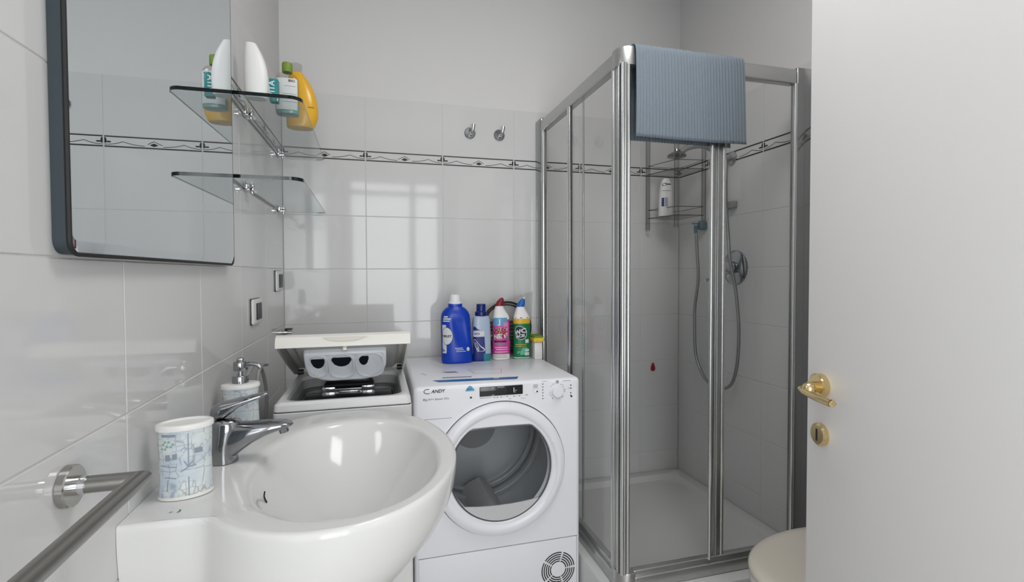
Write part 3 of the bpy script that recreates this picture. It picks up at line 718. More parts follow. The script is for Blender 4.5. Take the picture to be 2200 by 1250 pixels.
b = bm_new(); loft(b, oval(.061, .968, ZR+.0005, [(.116, TRX, TRY), (.1165, TRX+.0028, TRY+.0028), (.121, TRX+.0036, TRY+.0036), (.125, TRX+.0028, TRY+.0028), (.1265, TRX, TRY), (.1262, TRX-.003, TRY-.003), (.1235, TRX-.006, TRY-.006), (.1230, .004, .003)], ROT)); obj('lid', b, WPLAST, t)
b = bm_new()
def tumf(x, y):
    a = -PI/2-.28+x/.036-.2
    return (.061+(TRX+.0008)*math.cos(a)*math.cos(ROT)-(TRY+.0008)*math.sin(a)*math.sin(ROT), .968+(TRX+.0008)*math.cos(a)*math.sin(ROT)+(TRY+.0008)*math.sin(a)*math.cos(ROT), ZR+.10+y)
for i in range(8): poly2d(b, tumf, ell(-.010+.006*(i % 3)-.003*(i//3), -.004*(i//2), .0022, .0018, 8))
obj('green_print', b, M('print_green', (120, 168, 150), .5), t, False)
b = bm_new(); bar2d(b, tumf, -.016, .006, .008, .0125, 4); line2d(b, tumf, [(.022, .012), (.022, -.045)], .0014); line2d(b, tumf, [(.022, -.062), (.022, -.094)], .0014)
line2d(b, tumf, [(.012, -.052), (.022, -.045), (.032, -.044)], .0014); line2d(b, tumf, [(.016, -.034), (.022, -.046), (.027, -.036)], .0012); bar2d(b, tumf, -.010, -.003, -.032, -.022, 2); bar2d(b, tumf, .001, .007, -.030, -.021, 2)
bar2d(b, tumf, .030, .042, -.024, -.016, 3); line2d(b, tumf, [(-.020, -.040), (-.004, -.042), (.006, -.043)], .0010); line2d(b, tumf, [(-.006, -.064), (-.008, -.084)], .0014); line2d(b, tumf, [(-.012, -.060), (.006, -.062)], .0014)
obj('sketch_marks', b, M('print_slate', (134, 144, 156), .5), t, False)
SY = 1.335
t = thing('soap_dispenser', (.058, SY, ZR), 'soap dispenser with chrome pump and sketch print behind the faucet', 'soap dispenser')
b = bm_new(); loft(b, oval(.060, SY, ZR+.0005, [(0, TRX+.001, TRY+.001), (.03, TRX, TRY), (.06, TRX-.001, TRY-.001), (.09, TRX, TRY), (.104, TRX, TRY)], ROT)); obj('body', b, printed(), t)
b = bm_new(); loft(b, oval(.060, SY, ZR+.0005, [(.103, TRX, TRY), (.1035, TRX+.003, TRY+.003), (.108, TRX+.0036, TRY+.0036), (.113, TRX+.002, TRY+.002), (.1145, TRX-.003, TRY-.003), (.1150, .004, .003)], ROT)); obj('lid', b, WPLAST, t)
b = bm_new(); zz = ZR+.1145
lathe(b, [(.0175, 0), (.0183, .001), (.0183, .0165), (.0170, .0185), (.009, .018), (.0085, .019), (.006, .019), (.006, .030), (.0145, .031), (.0158, .033), (.0158, .050), (.014, .053), (.006, .054)], (.060, SY, zz)); pu = obj('pump', b, DCHR, t)
b = bm_new(); tube(b, [(.066, SY, zz+.046), (.085, SY-.002, zz+.046), (.098, SY-.003, zz+.043), (.106, SY-.004, zz+.036)], .0048, 12, 4); obj('nozzle', b, DCHR, pu)
b = bm_new(); box(b, .053, .067, SY-.007, SY+.007, zz+.053, zz+.062, .002); obj('press_cap', b, STEEL, pu)

# grey hose between basin and washing machine
t = thing('drain_hose', (.04, 1.66, .75), 'thin grey hose looping down the left wall beside the washing machine', 'hose')
b = bm_new(); tube(b, [(.035, 1.479, .900), (.037, 1.50, .95), (.04, 1.562, .968), (.04, 1.64, .953), (.04, 1.700, .90), (.04, 1.728, .83), (.04, 1.70, .76), (.04, 1.62, .68), (.04, 1.60, .50)], .0052, 12, 6); obj('hose', b, GREYPL, t)
b = bm_new(); tube(b, [(.055, 1.52, .86), (.055, 1.54, .94), (.058, 1.58, .962), (.060, 1.64, .955)], .0045, 10, 6); obj('inner_loop', b, GREYPL, t)
t = thing('water_valve', (0.02, 2.22, .99), 'small chrome water valve in the back left corner', 'valve')
b = bm_new(); cyl(b, (.0005, 2.255, .985), (.020, 2.255, .985), .010); cyl(b, (.018, 2.255, .985), (.036, 2.255, .985), .006); obj('body', b, CHROME, t)
b = bm_new(); box(b, .010, .040, 2.245, 2.265, .995, 1.002, .003); obj('handle', b, DARKPL, t)

# ------------------------------------------------------------------ towel bar in the left foreground
t = thing('towel_bar', (0, .752, .962), 'brushed steel towel bar projecting over the washbasin in the foreground', 'towel bar')
BY, BZ, BX = .747, .962, .080
b = bm_new(); lathe(b, [(.0255, .0003), (.0265, .001), (.0265, .009), (.0252, .0105), (.014, .0108)], (0, BY, BZ), 'X', 48); obj('wall_rose', b, M('satin_steel', (176, 175, 172), .2, 1), t)
b = bm_new()
rr_ = .0108
n = 28
def ringx(x, k): return [(x+k*(rr_*math.cos(2*PI*i/n)), BY+rr_*math.cos(2*PI*i/n), BZ+rr_*math.sin(2*PI*i/n)) for i in range(n)]
loft(b, [ringx(.0105, 0), ringx(.024, 0), [(BX-rr_*math.cos(2*PI*i/n)*-1, BY+rr_*math.cos(2*PI*i/n), BZ+rr_*math.sin(2*PI*i/n)) for i in range(n)]], True, True)
obj('arm', b, STEEL, t, True, 40)
b = bm_new()
A_ = [(BX+rr_*math.cos(2*PI*i/n), BY+rr_*math.cos(2*PI*i/n), BZ+rr_*math.sin(2*PI*i/n)) for i in range(n)]
B_ = [(BX+.010+rr_*math.cos(2*PI*i/n), .160, BZ+rr_*math.sin(2*PI*i/n)) for i in range(n)]
loft(b, [A_, B_]); obj('bar', b, STEEL, t, True, 40)
b = bm_new(); lathe(b, [(.0125, .0), (.0125, .014)], (.010, BY, BZ), 'X', 32); obj('arm_collar', b, CHROME, t)
b = bm_new(); tube(b, [(.0005, .172, BZ), (BX+.010, .172, BZ)], rr_*.9, 16); obj('arm', b, STEEL, t)
b = bm_new(); lathe(b, [(.0255, .0003), (.0265, .001), (.0265, .009), (.0252, .0105), (.014, .0108)], (0, .172, BZ), 'X', 40); obj('wall_rose', b, CHROME, t)

# ------------------------------------------------------------------ tumble dryer
DX0, DX1, DY0, DY1, DZ = .499, 1.099, 1.668, 2.270, .850
DC = (.800, .545)
t = thing('tumble_dryer', ((DX0+DX1)/2, 1.95, 0), 'white front loading tumble dryer beside the shower', 'tumble dryer')
def plate_hole(bm, x0, x1, z0, z1, y, hole, n=96):
    """rectangular face in the xz plane at y with a hole given by fn(angle)->(x,z)"""
    cx, cz = DC
    H = []; Rr = []
    angs = [2*PI*i/n for i in range(n)]
    for (px, pz) in ((x0, z0), (x1, z0), (x1, z1), (x0, z1)):
        a = math.atan2(pz-cz, px-cx) % (2*PI); i = min(range(n), key=lambda k: abs(angs[k]-a)); angs[i] = a
    for a in angs:
        H.append(bm.verts.new((hole(a)[0], y, hole(a)[1])))
        dx, dz = math.cos(a), math.sin(a)
        tt = min([q for q in (((x1-cx)/dx if dx > 1e-9 else 9), ((x0-cx)/dx if dx < -1e-9 else 9), ((z1-cz)/dz if dz > 1e-9 else 9), ((z0-cz)/dz if dz < -1e-9 else 9))])
        Rr.append(bm.verts.new((cx+dx*tt, y, cz+dz*tt)))
    for i in range(n): bm.faces.new((H[i], H[(i+1) % n], Rr[(i+1) % n], Rr[i]))
    return H, Rr
RO = .239
circ = lambda r: (lambda a: (DC[0]+r*math.cos(a), DC[1]+r*math.sin(a)))
b = bm_new()
rb = .016
# cabinet shell: sides, top with rounded edges
prof = []
def rsec(y, ins): return [(x, y, z) for x, z in rrect((DX0+DX1)/2, (DZ+.012)/2, (DX1-DX0)/2-ins, (DZ-.012)/2-ins, rb, 6)]
loft(b, [rsec(DY0, .013), rsec(DY0+.0015, .008), rsec(DY0+.005, .003), rsec(DY0+.012, 0), rsec(DY1-.01, 0), rsec(DY1, .006)], True, False)
bm_f = b.faces.new([b.verts.new(p) for p in rsec(DY1, .006)])
cab = obj('cabinet', b, WHITE, t, True, 40)
# front: control panel, middle panel with hole, lower kick panel
b = bm_new()
x0, x1 = DX0+.013, DX1-.013
plate_hole(b, x0, x1, .266, DZ-.013, DY0, circ(RO))
# skirt round the plate
for (p, q) in (((x0, .266), (x1, .266)), ((x1, .266), (x1, DZ-.013)), ((x1, DZ-.013), (x0, DZ-.013)), ((x0, DZ-.013), (x0, .266))):
    b.faces.new([b.verts.new(v) for v in ((p[0], DY0, p[1]), (q[0], DY0, q[1]), (q[0], DY0+.010, q[1]), (p[0], DY0+.010, p[1]))])
bmesh.ops.remove_doubles(b, verts=b.verts, dist=.0002)
# hole jamb
J1 = [b.verts.new((*((circ(RO)(2*PI*i/96))[0:1]), DY0, circ(RO)(2*PI*i/96)[1])) for i in range(96)]
J2 = [b.verts.new((circ(RO-.004)(2*PI*i/96)[0], DY0+.03, circ(RO-.004)(2*PI*i/96)[1])) for i in range(96)]
for i in range(96): b.faces.new((J1[i], J1[(i+1) % 96], J2[(i+1) % 96], J2[i]))
bmesh.ops.recalc_face_normals(b, faces=b.faces)
obj('front_panel', b, WHITE, t, True, 30)
b = bm_new(); box(b, x0, x1, DY0, DY0+.012, .03, .2625, .002); obj('kick_panel', b, WHITE, t)
b = bm_new(); box(b, x0+.001, x1-.001, DY0+.006, DY0+.011, .262, .267); obj('panel_seam', b, DARKPL, t, False)
b = bm_new(); box(b, x0, x0+.115, DY0-.0003, DY0, .7375, .7392); obj('panel_line', b, GREYPL, t, False)
b = bm_new(); box(b, DX0+.03, DX1-.03, DY0+.03, DY1-.03, .0, .03); obj('base', b, DARKPL, t)
# inner back plane and drum
b = bm_new()
lathe(b, [(.205, .022), (.200, .05), (.262, .06), (.268, .48), (.266, .50), (.0005, .505)], (DC[0], DY0, DC[1]), 'Y', 64, False)
drum = obj('drum', b, M('drum_steel', (196, 198, 200), .35, .35), t)
for a in (.55, 2.65, 4.71):
    b = bm_new()
    for y in (0,): 
        rings = []
        for (yy, k) in ((.08, .6), (.12, 1), (.40, 1), (.46, .6)):
            rings.append([(DC[0]+(.266-h*k)*math.cos(a+da), DY0+yy, DC[1]+(.266-h*k)*math.sin(a+da)) for da, h in ((-.26, 0), (-.12, .055), (0, .075), (.12, .055), (.26, 0))])
        loft(b, rings)
    obj('drum_paddle', b, WPLAST, t)
b = bm_new(); lathe(b, [(.100, .501), (.085, .497), (.03, .495)], (DC[0], DY0, DC[1]), 'Y', 48); obj('drum_hub', b, GREYPL, t)
# porthole door
n = 96
b = bm_new()
HH = .145                                                      # flat top of the window above centre
def win_r(r, inset_=0):
    out = []
    for i in range(n):
        a = 2*PI*i/n; x, z = r*math.cos(a), r*math.sin(a)
        out.append((x, min(z, HH-inset_+.006*math.cos(x/r*1.2))))
    return out
def rg(pts, y): return [(DC[0]+x, DY0+y, DC[1]+z) for x, z in pts]
def cr(r): return [(r*math.cos(2*PI*i/n), r*math.sin(2*PI*i/n)) for i in range(n)]
loft(b, [rg(cr(.235), .010), rg(cr(.236), -.006), rg(cr(.233), -.013), rg(cr(.222), -.019), rg(cr(.208), -.020), rg(cr(.199), -.017), rg(cr(.194), -.0125)] , True, False)
# step in to the window
loft(b, [rg(cr(.194), -.0125), rg(win_r(.188, -.004), -.0125), rg(win_r(.184), -.008), rg(win_r(.180, .004), .020)], True, False)
bmesh.ops.remove_doubles(b, verts=b.verts, dist=.00005)
bmesh.ops.recalc_face_normals(b, faces=b.faces)
dr = obj('door', b, WHITE, t, True, 35, 'round white porthole door')
b = bm_new(); lathe(b, [(RO-.0005, .008), (RO-.0005, .006), (.2355, .006)], (DC[0], DY0, DC[1]), 'Y', 96, False); obj('door_gap', b, RUBBER, dr, False)
b = bm_new(); loft(b, [rg(win_r(.1845, -.0005), -.0085), rg(win_r(.1825, .003), -.0095), rg(win_r(.179, .005), -.005)], True, False); obj('window_rim', b, M('smoky_rim', (92, 94, 97), .25), dr)
b = bm_new(); rings = [rg(win_r(.182, .002), .002)]
for k, y in ((.99, .030), (.93, .060), (.80, .082), (.55, .096), (.25, .101), (.02, .102)): rings.append(rg([(x*k, z*k-.0*(1-k)) for x, z in win_r(.180, .004)], y))
loft(b, rings, True, False); obj('glass_bowl', b, PORTH, dr)
b = bm_new(); rings = []
for (r, y) in ((.186, .022), (.196, .040), (.203, .055)): rings.append(rg(cr(r), y))
loft(b, rings, True, False); obj('gasket', b, WPLAST, t)
b = bm_new(); P_ = []
for i in range(33):
    a = PI+.70+(PI-1.40)*i/32; P_.append((.181*math.cos(a), .181*math.sin(a)))
xe_ = P_[0][0]
P_ += [(xe_*-1*(1-2*i/20), P_[0][1]-.010*(1-(1-2*i/20)**2)) for i in range(1, 20)]
loft(b, [rg(P_, -.004), rg([(x*.985, z*.985-.001) for x, z in P_], -.010)]); obj('lower_sill', b, M('pale_grey_trim', (196, 198, 200), .22), dr, True, 30)
for r_, y_ in ((.258, .36), (.252, .44)):
    b = bm_new(); lathe(b, [(r_+.008, y_-.012), (r_, y_-.003), (r_, y_+.003), (r_+.008, y_+.012)], (DC[0], DY0, DC[1]), 'Y', 64, False); obj('drum_rib', b, M('rib_metal', (226, 228, 230), .25, .5), drum)
b = bm_new(); a0 = [(-.86+1.10*i/24) for i in range(25)]
rings = [[(DC[0]+r*math.cos(a+.18), DY0-.021+yo, DC[1]+r*math.sin(a+.18)) for a in a0] for r, yo in ((.200, .0035), (.2035, .0005), (.2075, .0015))]
loft(b, rings, False, False); obj('handle_recess', b, WHITE, dr)
# controls
yf = DY0-.0008
ff = lambda cx, cz: (lambda x, y: (cx+x, yf, cz+y))
b = bm_new(); box(b, .724, .880, DY0-.003, DY0+.002, .8035, .8365, .002, 2); dp = obj('display', b, M('display_black', (40, 42, 45), .15), t)
b = bm_new(); box(b, .822, .8755, DY0-.0035, DY0-.0028, .8065, .8340); obj('display_window', b, M('display_deep', (22, 24, 27), .1), dp, False)
b = bm_new(); g = lambda x, y: (x, DY0-.0040, y)
for (a, c, d, e) in ((.766, .776, .8315, .833), (.786, .812, .8325, .834), (.766, .776, .806, .8075), (.845, .848, .815, .829), (.845, .853, .812, .8135), (.850, .857, .818, .8195)): bar2d(b, g, a, c, d, e)
obj('display_segments', b, LBW, dp, False)
b = bm_new(); put_text(b, 'ANDY', .0158, ff(.5815, .8322), .0004, .25)
C_ = [(.546+.0125*math.cos(a)-.0, .8335+.0075*math.sin(a)) for a in [PI*.35+PI*1.35*i/16 for i in range(17)]]
fid = lambda x, y: (x, yf, y)
line2d(b, fid, C_, .0022); obj('brand_lettering', b, BLACK, t, False)
b = bm_new(); put_text(b, '8kg A++ Sensor Dry', .0105, ff(.574, .806), .0001, .18); obj('model_lettering', b, GREYP, t, False)
b = bm_new(); poly2d(b, fid, [(.674, .828), (.684, .841), (.690, .8445), (.697, .841), (.707, .829), (.704, .8255), (.677, .8255)]); bd = obj('badge', b, M('badge_blue', (98, 160, 192), .3), t, False, label='light blue badge')
b = bm_new(); put_text(b, 'A++', .009, lambda x, y: (.688+x, yf-.0004, .8325+y), .0002); obj('badge_print', b, LBN, bd, False)
b = bm_new(); g = fid
for i, x in enumerate([.775, .785, .799, .821, .846, .866]): bar2d(b, g, x, x+.004, .7960, .7982)
bar2d(b, g, .890, .899, .7975, .7992); bar2d(b, g, .724, .765, .7975, .7982); bar2d(b, g, .828, .838, .788, .789); bar2d(b, g, .873, .890, .7875, .7882); bar2d(b, g, .690, .697, .800, .806)
for k in range(6):
    z = .832-.0105*k
    bar2d(b, g, .953, .957, z, z+.003); 
for z in (.833, .822, .805, .796): bar2d(b, g, 1.060, 1.065, z-.012, z-.0085)
bar2d(b, g, .951, .972, .8425, .8433); bar2d(b, g, 1.030, 1.062, .8395, .8405); bar2d(b, g, 1.050, 1.066, .812, .8128)
poly2d(b, g, ell(1.0655, .7815, .0036, .0032))
for k in range(28):
    a = 2*PI*k/28+.1
    if k % 7 == 5: continue
    l = .003 if k % 3 else .0065; r0 = .0265
    line2d(b, g, [(1.009+r0*math.cos(a), .8045+r0*math.sin(a)), (1.009+(r0+l)*math.cos(a), .8045+(r0+l)*math.sin(a))], .0010 if k % 2 else .0018)
put_text(b, '50', .011, ff(1.010, .8385), .0002)
obj('panel_marks', b, BLACK, t, False)
b = bm_new(); g = fid; P_ = rrect(.928, .812, .0085, .0085, .004, 3); line2d(b, g, P_+[P_[0]], .0008); poly2d(b, g, ell(.9325, .8085, .0030, .0026)); bar2d(b, g, .919, .936, .822, .834); obj('button_print', b, M('pale_print', (186, 190, 196), .5), t, False)
b = bm_new(); poly2d(b, lambda x, y: (x, yf-.0003, y), ell(.9335, .8080, .0030, .0026)); obj('button_dot', b, BLACK, t, False)
b = bm_new(); lathe(b, [(.0235, .002), (.0235, -.001), (.0215, -.0035), (.020, -.0125), (.0185, -.0140), (.006, -.0142)], (1.009, DY0, .8045), 'Y', 40); obj('dial', b, WHITE, t)
# vent grille
b = bm_new(); gx, gz = 1.013, .150
for r in (.030, .038, .046, .054, .062):
    for s in range(5):
        a0_, a1_ = 2*PI*s/5+.10, 2*PI*(s+1)/5-.02
        P_ = [(gx+r*math.cos(a0_+(a1_-a0_)*i/12), gz+r*math.sin(a0_+(a1_-a0_)*i/12)) for i in range(13)]
        line2d(b, fid, P_, .0040)
obj('vent_slots', b, RUBBER, t, False)
# energy sticker on the lid
b = bm_new(); fz = lambda x, y: (x, y, DZ+.0006)
poly2d(b, fz, [(.572, 1.760), (.885, 1.738), (.868, 1.700), (.590, 1.724)][::1]); st = obj('blue_sticker', b, M('sticker_blue', (24, 104, 172), .35), t, False, label='blue strip sticker on the dryer top')
bmd = bm_new(); f2 = lambda x, y: (x, y, DZ+.0010)
poly2d(bmd, f2, [(.790, 1.742), (.812, 1.741), (.808, 1.722), (.788, 1.723)]); obj('sticker_patch', bmd, M('sticker_beige', (186, 178, 168), .5), st, False)
b = bm_new(); poly2d(b, fz, [(.625, 1.905), (.675, 1.900), (.685, 1.875), (.640, 1.880)]); poly2d(b, fz, [(.612, 1.800), (.720, 1.792), (.718, 1.780), (.612, 1.786)]); line2d(b, fz, [(.545, 1.90), (.560, 1.86)], .003)
line2d(b, fz, [(.73, 1.92), (.86, 1.90), (.84, 1.82), (.74, 1.84), (.73, 1.92)], .0015); obj('sticker_prints', b, M('sticker_grey', (128, 134, 142), .4), t, False)

# ------------------------------------------------------------------ top loading washing machine, lid open
WX0, WX1, WY0, WY1, WZ = .100, .482, 1.492, 2.115, .868
WC = M('washer_enamel', (224, 224, 224), .3)
t = thing('washing_machine', ((WX0+WX1)/2, 1.80, 0), 'narrow white top loading washing machine with its lid open', 'washing machine')
b = bm_new()
oo = lambda ins, r: rrect((WX0+WX1)/2, (WY0+WY1)/2, (WX1-WX0)/2-ins, (WY1-WY0)/2-ins, r, 5)
loft(b, [[(x, y, .02) for x, y in oo(0, .012)], [(x, y, .838) for x, y in oo(0, .012)], [(x, y, .840) for x, y in oo(.002, .012)]], True, False); obj('cabinet', b, WC, t)
b = bm_new()
ox, oy, ohx, ohy = .291, 1.712, .165, .193
def hol(z, g_, r=.05): return [(x, y, z) for x, y in rrect(ox, oy, ohx-g_, ohy-g_, r, 5)]
loft(b, [[(x, y, .842) for x, y in oo(.003, .012)], [(x, y, .845) for x, y in oo(.001, .012)], [(x, y, .861) for x, y in oo(.003, .012)], [(x, y, WZ) for x, y in oo(.011, .014)], hol(WZ, -.004), hol(WZ-.003, .0), hol(WZ-.02, .003)], True, False)
obj('top_frame', b, WC, t)
b = bm_new()
loft(b, [hol(WZ-.015, .0025), hol(WZ-.045, .006), hol(WZ-.06, .020), hol(WZ-.07, .022), hol(.74, .026, .05), hol(.70, .030, .05)], True, False); obj('tub_wall', b, M('tub_grey', (176, 176, 176), .45), t)
b = bm_new(); loft(b, [hol(WZ-.043, .002), hol(WZ-.046, .014), hol(WZ-.054, .017), hol(WZ-.054, .001)], True, False); obj('seal', b, M('seal_grey', (120, 121, 122), .6), t)
b = bm_new(); box(b, WX0+.04, WX1-.04, 1.55, 1.90, .68, .70); obj('tub_floor', b, RUBBER, t)
b = bm_new(); box(b, .138, .444, 1.74, 1.878, .780, .808, .008, 2); obj('drum_skirt', b, RUBBER, t)
# drum with chrome flaps
b = bm_new(); rings = []
for x in (.150, .152, .43, .432):
    k = .8 if x in (.150, .432) else 1
    rings.append([(x, 1.775+.235*k*math.cos(a), .588+.235*k*math.sin(a)) for a in [2*PI*i/48 for i in range(48)]])
loft(b, rings); drw = obj('drum', b, M('drum_metal', (150, 152, 154), .25, 1), t)
b = bm_new(); box(b, .198, .374, 1.792, 1.885, .790, .838, .006, 3); obj('drum_flap', b, M('flap_metal', (120, 121, 122), .2, 1), drw)
b = bm_new()
for x in (.200, .330): box(b, x, x+.044, 1.784, 1.800, .795, .843, .003, 2); obj('flap_latch', b, CHROME, drw); b = bm_new()
b.free()
b = bm_new(); box(b, .206, .370, 1.802, 1.865, .836, .850, .006, 3); obj('flap_rib', b, RUBBER, drw)
b = bm_new(); box(b, .255, .325, 1.788, 1.796, .822, .827, .002, 2); obj('flap_button', b, CHROME, drw)
b = bm_new(); box(b, .245, .365, 1.868, 1.888, .846, .872, .006, 3); obj('flap_rear_rib', b, CHROME, drw)
# control strip behind hinge
b = bm_new(); box(b, WX0+.004, WX1-.004, 1.935, WY1-.004, WZ+.0002, WZ+.030, .008, 3); obj('control_strip', b, WARMPL, t)
# lid
hy, hz = 1.925, .880; fy, fz_ = 1.560, 1.034
ang = math.atan2(fz_-hz, hy-fy); L = math.hypot(hy-fy, fz_-hz)
dl = Vector((0, -math.cos(ang), math.sin(ang))); nl = Vector((0, math.sin(ang), math.cos(ang)))
def LP(x, s, n_): return Vector((x, hy, hz))+dl*s+nl*n_
ML = Matrix(((1, 0, 0, 0), (0, dl.y, nl.y, hy), (0, dl.z, nl.z, hz), (0, 0, 0, 1)))
b = bm_new(); box(b, WX0+.002, WX1-.002, 0, L, .008, .018, .004, 2, ML); bmesh.ops.recalc_face_normals(b, faces=b.faces)
lid = obj('lid', b, WARMPL, t)
# front lip of the lid: a bent strip with rounded ends
b = bm_new(); rings = []
for (s, n_, zz_) in ((L-.02, .019, 0), (L+.002, .018, 0), (L+.012, .008, -.0), (L+.014, -.012, -.0), (L+.010, -.0235, 0), (L+.006, -.0235, 0), (L+.008, -.010, 0), (L+.002, .006, 0), (L-.02, .009, 0)):
    rings.append([LP(x, s, n_) for x in [WX0+.000+(.0 if abs(n_) < .019 else 0), WX0+.006]+[WX0+.006+(WX1-WX0-.012)*i/10 for i in range(1, 11)]+[WX1]])
loft(b, rings, False, False); lp = obj('lid_front_lip', b, WARMPL, lid)
b = bm_new(); P_ = [(-.064, .0), (.064, .0), (.050, -.007), (.030, -.0125), (0, -.014), (-.030, -.0125), (-.050, -.007)]
loft(b, [[LP(.291+x, L+.0150+.0015*(abs(y)/.014), .004+y) for x, y in P_], [LP(.291+x*.86, L+.0130, .002+y*.7) for x, y in P_]], True, True); obj('handle_recess', b, M('recess_warm', (206, 202, 194), .45), lp)
for s_ in (-1, 1):
    xx = WX0+.004 if s_ < 0 else WX1-.010
    b = bm_new(); rings = []
    for (s, d0) in ((.0, .012), (.06, .026), (L*.6, .030), (L-.01, .026), (L+.006, .022)):
        rings.append([LP(xx, s, .009), LP(xx+.006, s, .009), LP(xx+.006, s, -d0), LP(xx, s, -d0)])
    loft(b, rings); obj('lid_side_rim', b, GREYPL if s_ < 0 else WPLAST, lid)
b = bm_new(); rings = []
for (s, g_) in ((.01, 0), (L-.03, 0)): rings.append([LP(x, s, n_) for x, n_ in ((WX0+.028, .008), (WX0+.045, -.008), (WX1-.045, -.008), (WX1-.028, .008))])
loft(b, rings); obj('lid_liner', b, M('liner_grey', (188, 188, 187), .5), lid)
b = bm_new(); cyl(b, LP(.29, L-.004, -.012), LP(.29, L-.004, -.034), .006, .008, 14); box(b, .281, .291, fy+.006, fy+.018, 1.0, 1.010, .002); obj('lid_latch', b, WPLAST, lid)
for xx in (WX0+.012, WX1-.020):
    b = bm_new(); cyl(b, (xx-.006, hy-.006, hz-.004), (xx+.014, hy-.006, hz-.004), .010, n=20); obj('hinge', b, DARKPL, t)
# detergent dispenser under the lid
b = bm_new()
pc = Vector((.2885, 1.655, .932)); up = Vector((0, -.58, .815)).normalized(); ri = Vector((1, 0, 0)); fo = Vector((0, -.815, -.58)).normalized()
def SP(x, y, d): return pc+ri*x+up*(y+.004)+fo*d
def dout(g_, n_=14):
    """dispenser face outline: straight top, rounded bottom"""
    W_, T_, B_ = .1235-g_, .062-g_, -.066+g_
    P_ = [(W_*.995, T_-.004), (W_-.006, T_), (-W_+.006, T_), (-W_, T_-.004), (-W_, .015)]
    for i in range(1, n_): 
        a = PI+PI/2*i/n_; P_.append((-W_+.075+.075*math.cos(a), B_+.072+.072*math.sin(a)+ (0)))
    P_ += [(-W_+.075, B_)]
    P_ += [(W_-.075, B_)]
    for i in range(1, n_):
        a = 3*PI/2+PI/2*i/n_; P_.append((W_-.075+.075*math.cos(a), B_+.072+.072*math.sin(a)))
    P_ += [(W_, .015)]
    return P_
def ring_s(P_, d): return [SP(x, y, d) for x, y in P_]
DSP = M('dispenser_white', (232, 236, 242), .3)
b = bm_new(); loft(b, [ring_s(dout(0), -.055), ring_s(dout(0), -.006), ring_s(dout(.002), -.001), ring_s(dout(.007), .001), ring_s(dout(.012), -.0005), ring_s(dout(.016), -.004)], True, True)
ds = obj('detergent_dispenser', b, DSP, lid, True, 60)
def cav(cx, hx, y0_, y1_, mat_x, hw, hy0, hy1):
    """a raised-rim compartment with a dark opening"""
    b = bm_new()
    def rr2(hx_, ya, yb, r): return [(cx+x, y) for x, y in rrect(0, (ya+yb)/2, hx_, (yb-ya)/2, r, 6)]
    rr_r = min(hx, (y1_-y0_)/2)*.85
    loft(b, [ring_s(rr2(hx+.005, y0_-.005, y1_+.005, rr_r+.004), -.0045), ring_s(rr2(hx+.0035, y0_-.0035, y1_+.0035, rr_r+.003), .0015), ring_s(rr2(hx, y0_, y1_, rr_r), .002), ring_s(rr2(hx-.003, y0_+.003, y1_-.003, rr_r-.002), -.001), ring_s(rr2(hx-.005, y0_+.008, y1_-.004, rr_r-.004), -.0035)], True, True)
    c_ = obj('compartment', b, DSP, t, True, 60)
    return c_
cdef = [(-.086, .026, -.040, .050, -.084, .0205, .004, .035), (-.014, .036, -.050, .052, -.014, .030, .008, .038), (.073, .040, -.050, .052, .053, .0155, .010, .040)]
for (cx_, hx_, y0_, y1_, ocx, ohw, oy0, oy1) in cdef:
    c_ = cav(cx_, hx_, y0_, y1_, None, 0, 0, 0)
    b = bm_new(); P_ = []
    P_ = [(ocx-ohw*.85, oy1), (ocx+ohw*.85, oy1), (ocx+ohw, oy1-.004), (ocx+ohw*.98, oy1-.014), (ocx+ohw*.72, oy0-.000), (ocx+ohw*.35, oy0-.008), (ocx, oy0-.010), (ocx-ohw*.35, oy0-.008), (ocx-ohw*.72, oy0), (ocx-ohw*.98, oy1-.014), (ocx-ohw, oy1-.004)]
    loft(b, [ring_s(P_, -.0030), ring_s(P_, -.0026)]); obj('opening', b, M('dark_opening', (24, 30, 38), .35), c_, False)

# ------------------------------------------------------------------ robe hooks on the back wall
for i, (hx, lab_) in enumerate([(.815, 'left chrome robe hook on the back wall'), (.957, 'right chrome robe hook on the back wall, nearer the shower')]):
    t = thing('robe_hook', (hx, YB, 1.891), lab_, 'hook', 'chrome robe hooks')
    b = bm_new(); lathe(b, [(.0245, -.0003), (.0258, -.002), (.0258, -.0065), (.0240, -.0082), (.012, -.0086), (.003, -.0088)], (hx, YB, 1.891), 'Y', 40); obj('rose', b, DCHR, t)
    b = bm_new(); tube(b, [(hx, YB-.008, 1.888), (hx+.002, YB-.022, 1.884), (hx+.006, YB-.034, 1.890), (hx+.009, YB-.040, 1.906), (hx+.010, YB-.042, 1.922)], lambda q: .0060+.0035*q, 16, 5); obj('prong', b, CHROME, t)

# ------------------------------------------------------------------ shower tray
t = thing('shower_tray', (1.5, 1.85, 0), 'raised white shower tray in the back right corner', 'shower tray')
b = bm_new()
SX0, SY0_ = 1.108, 1.395
def tr(z, g_, r=.03, gw=.0): 
    return [(x, y, z) for x, y in rrect((SX0+XR-.001)/2, (SY0_+YB-.001)/2, (XR-.001-SX0)/2-g_, (YB-.001-SY0_)/2-g_, r, 5)]
loft(b, [tr(.0062, 0), tr(.17, 0), tr(.178, .003), tr(.180, .008), tr(.180, .055, .04), tr(.172, .060, .05), tr(.156, .070, .06), tr(.152, .09, .06), tr(.150, .3, .05)], True, True); obj('basin', b, M('tray_acrylic', (206, 207, 206), .2), t, True, 40)

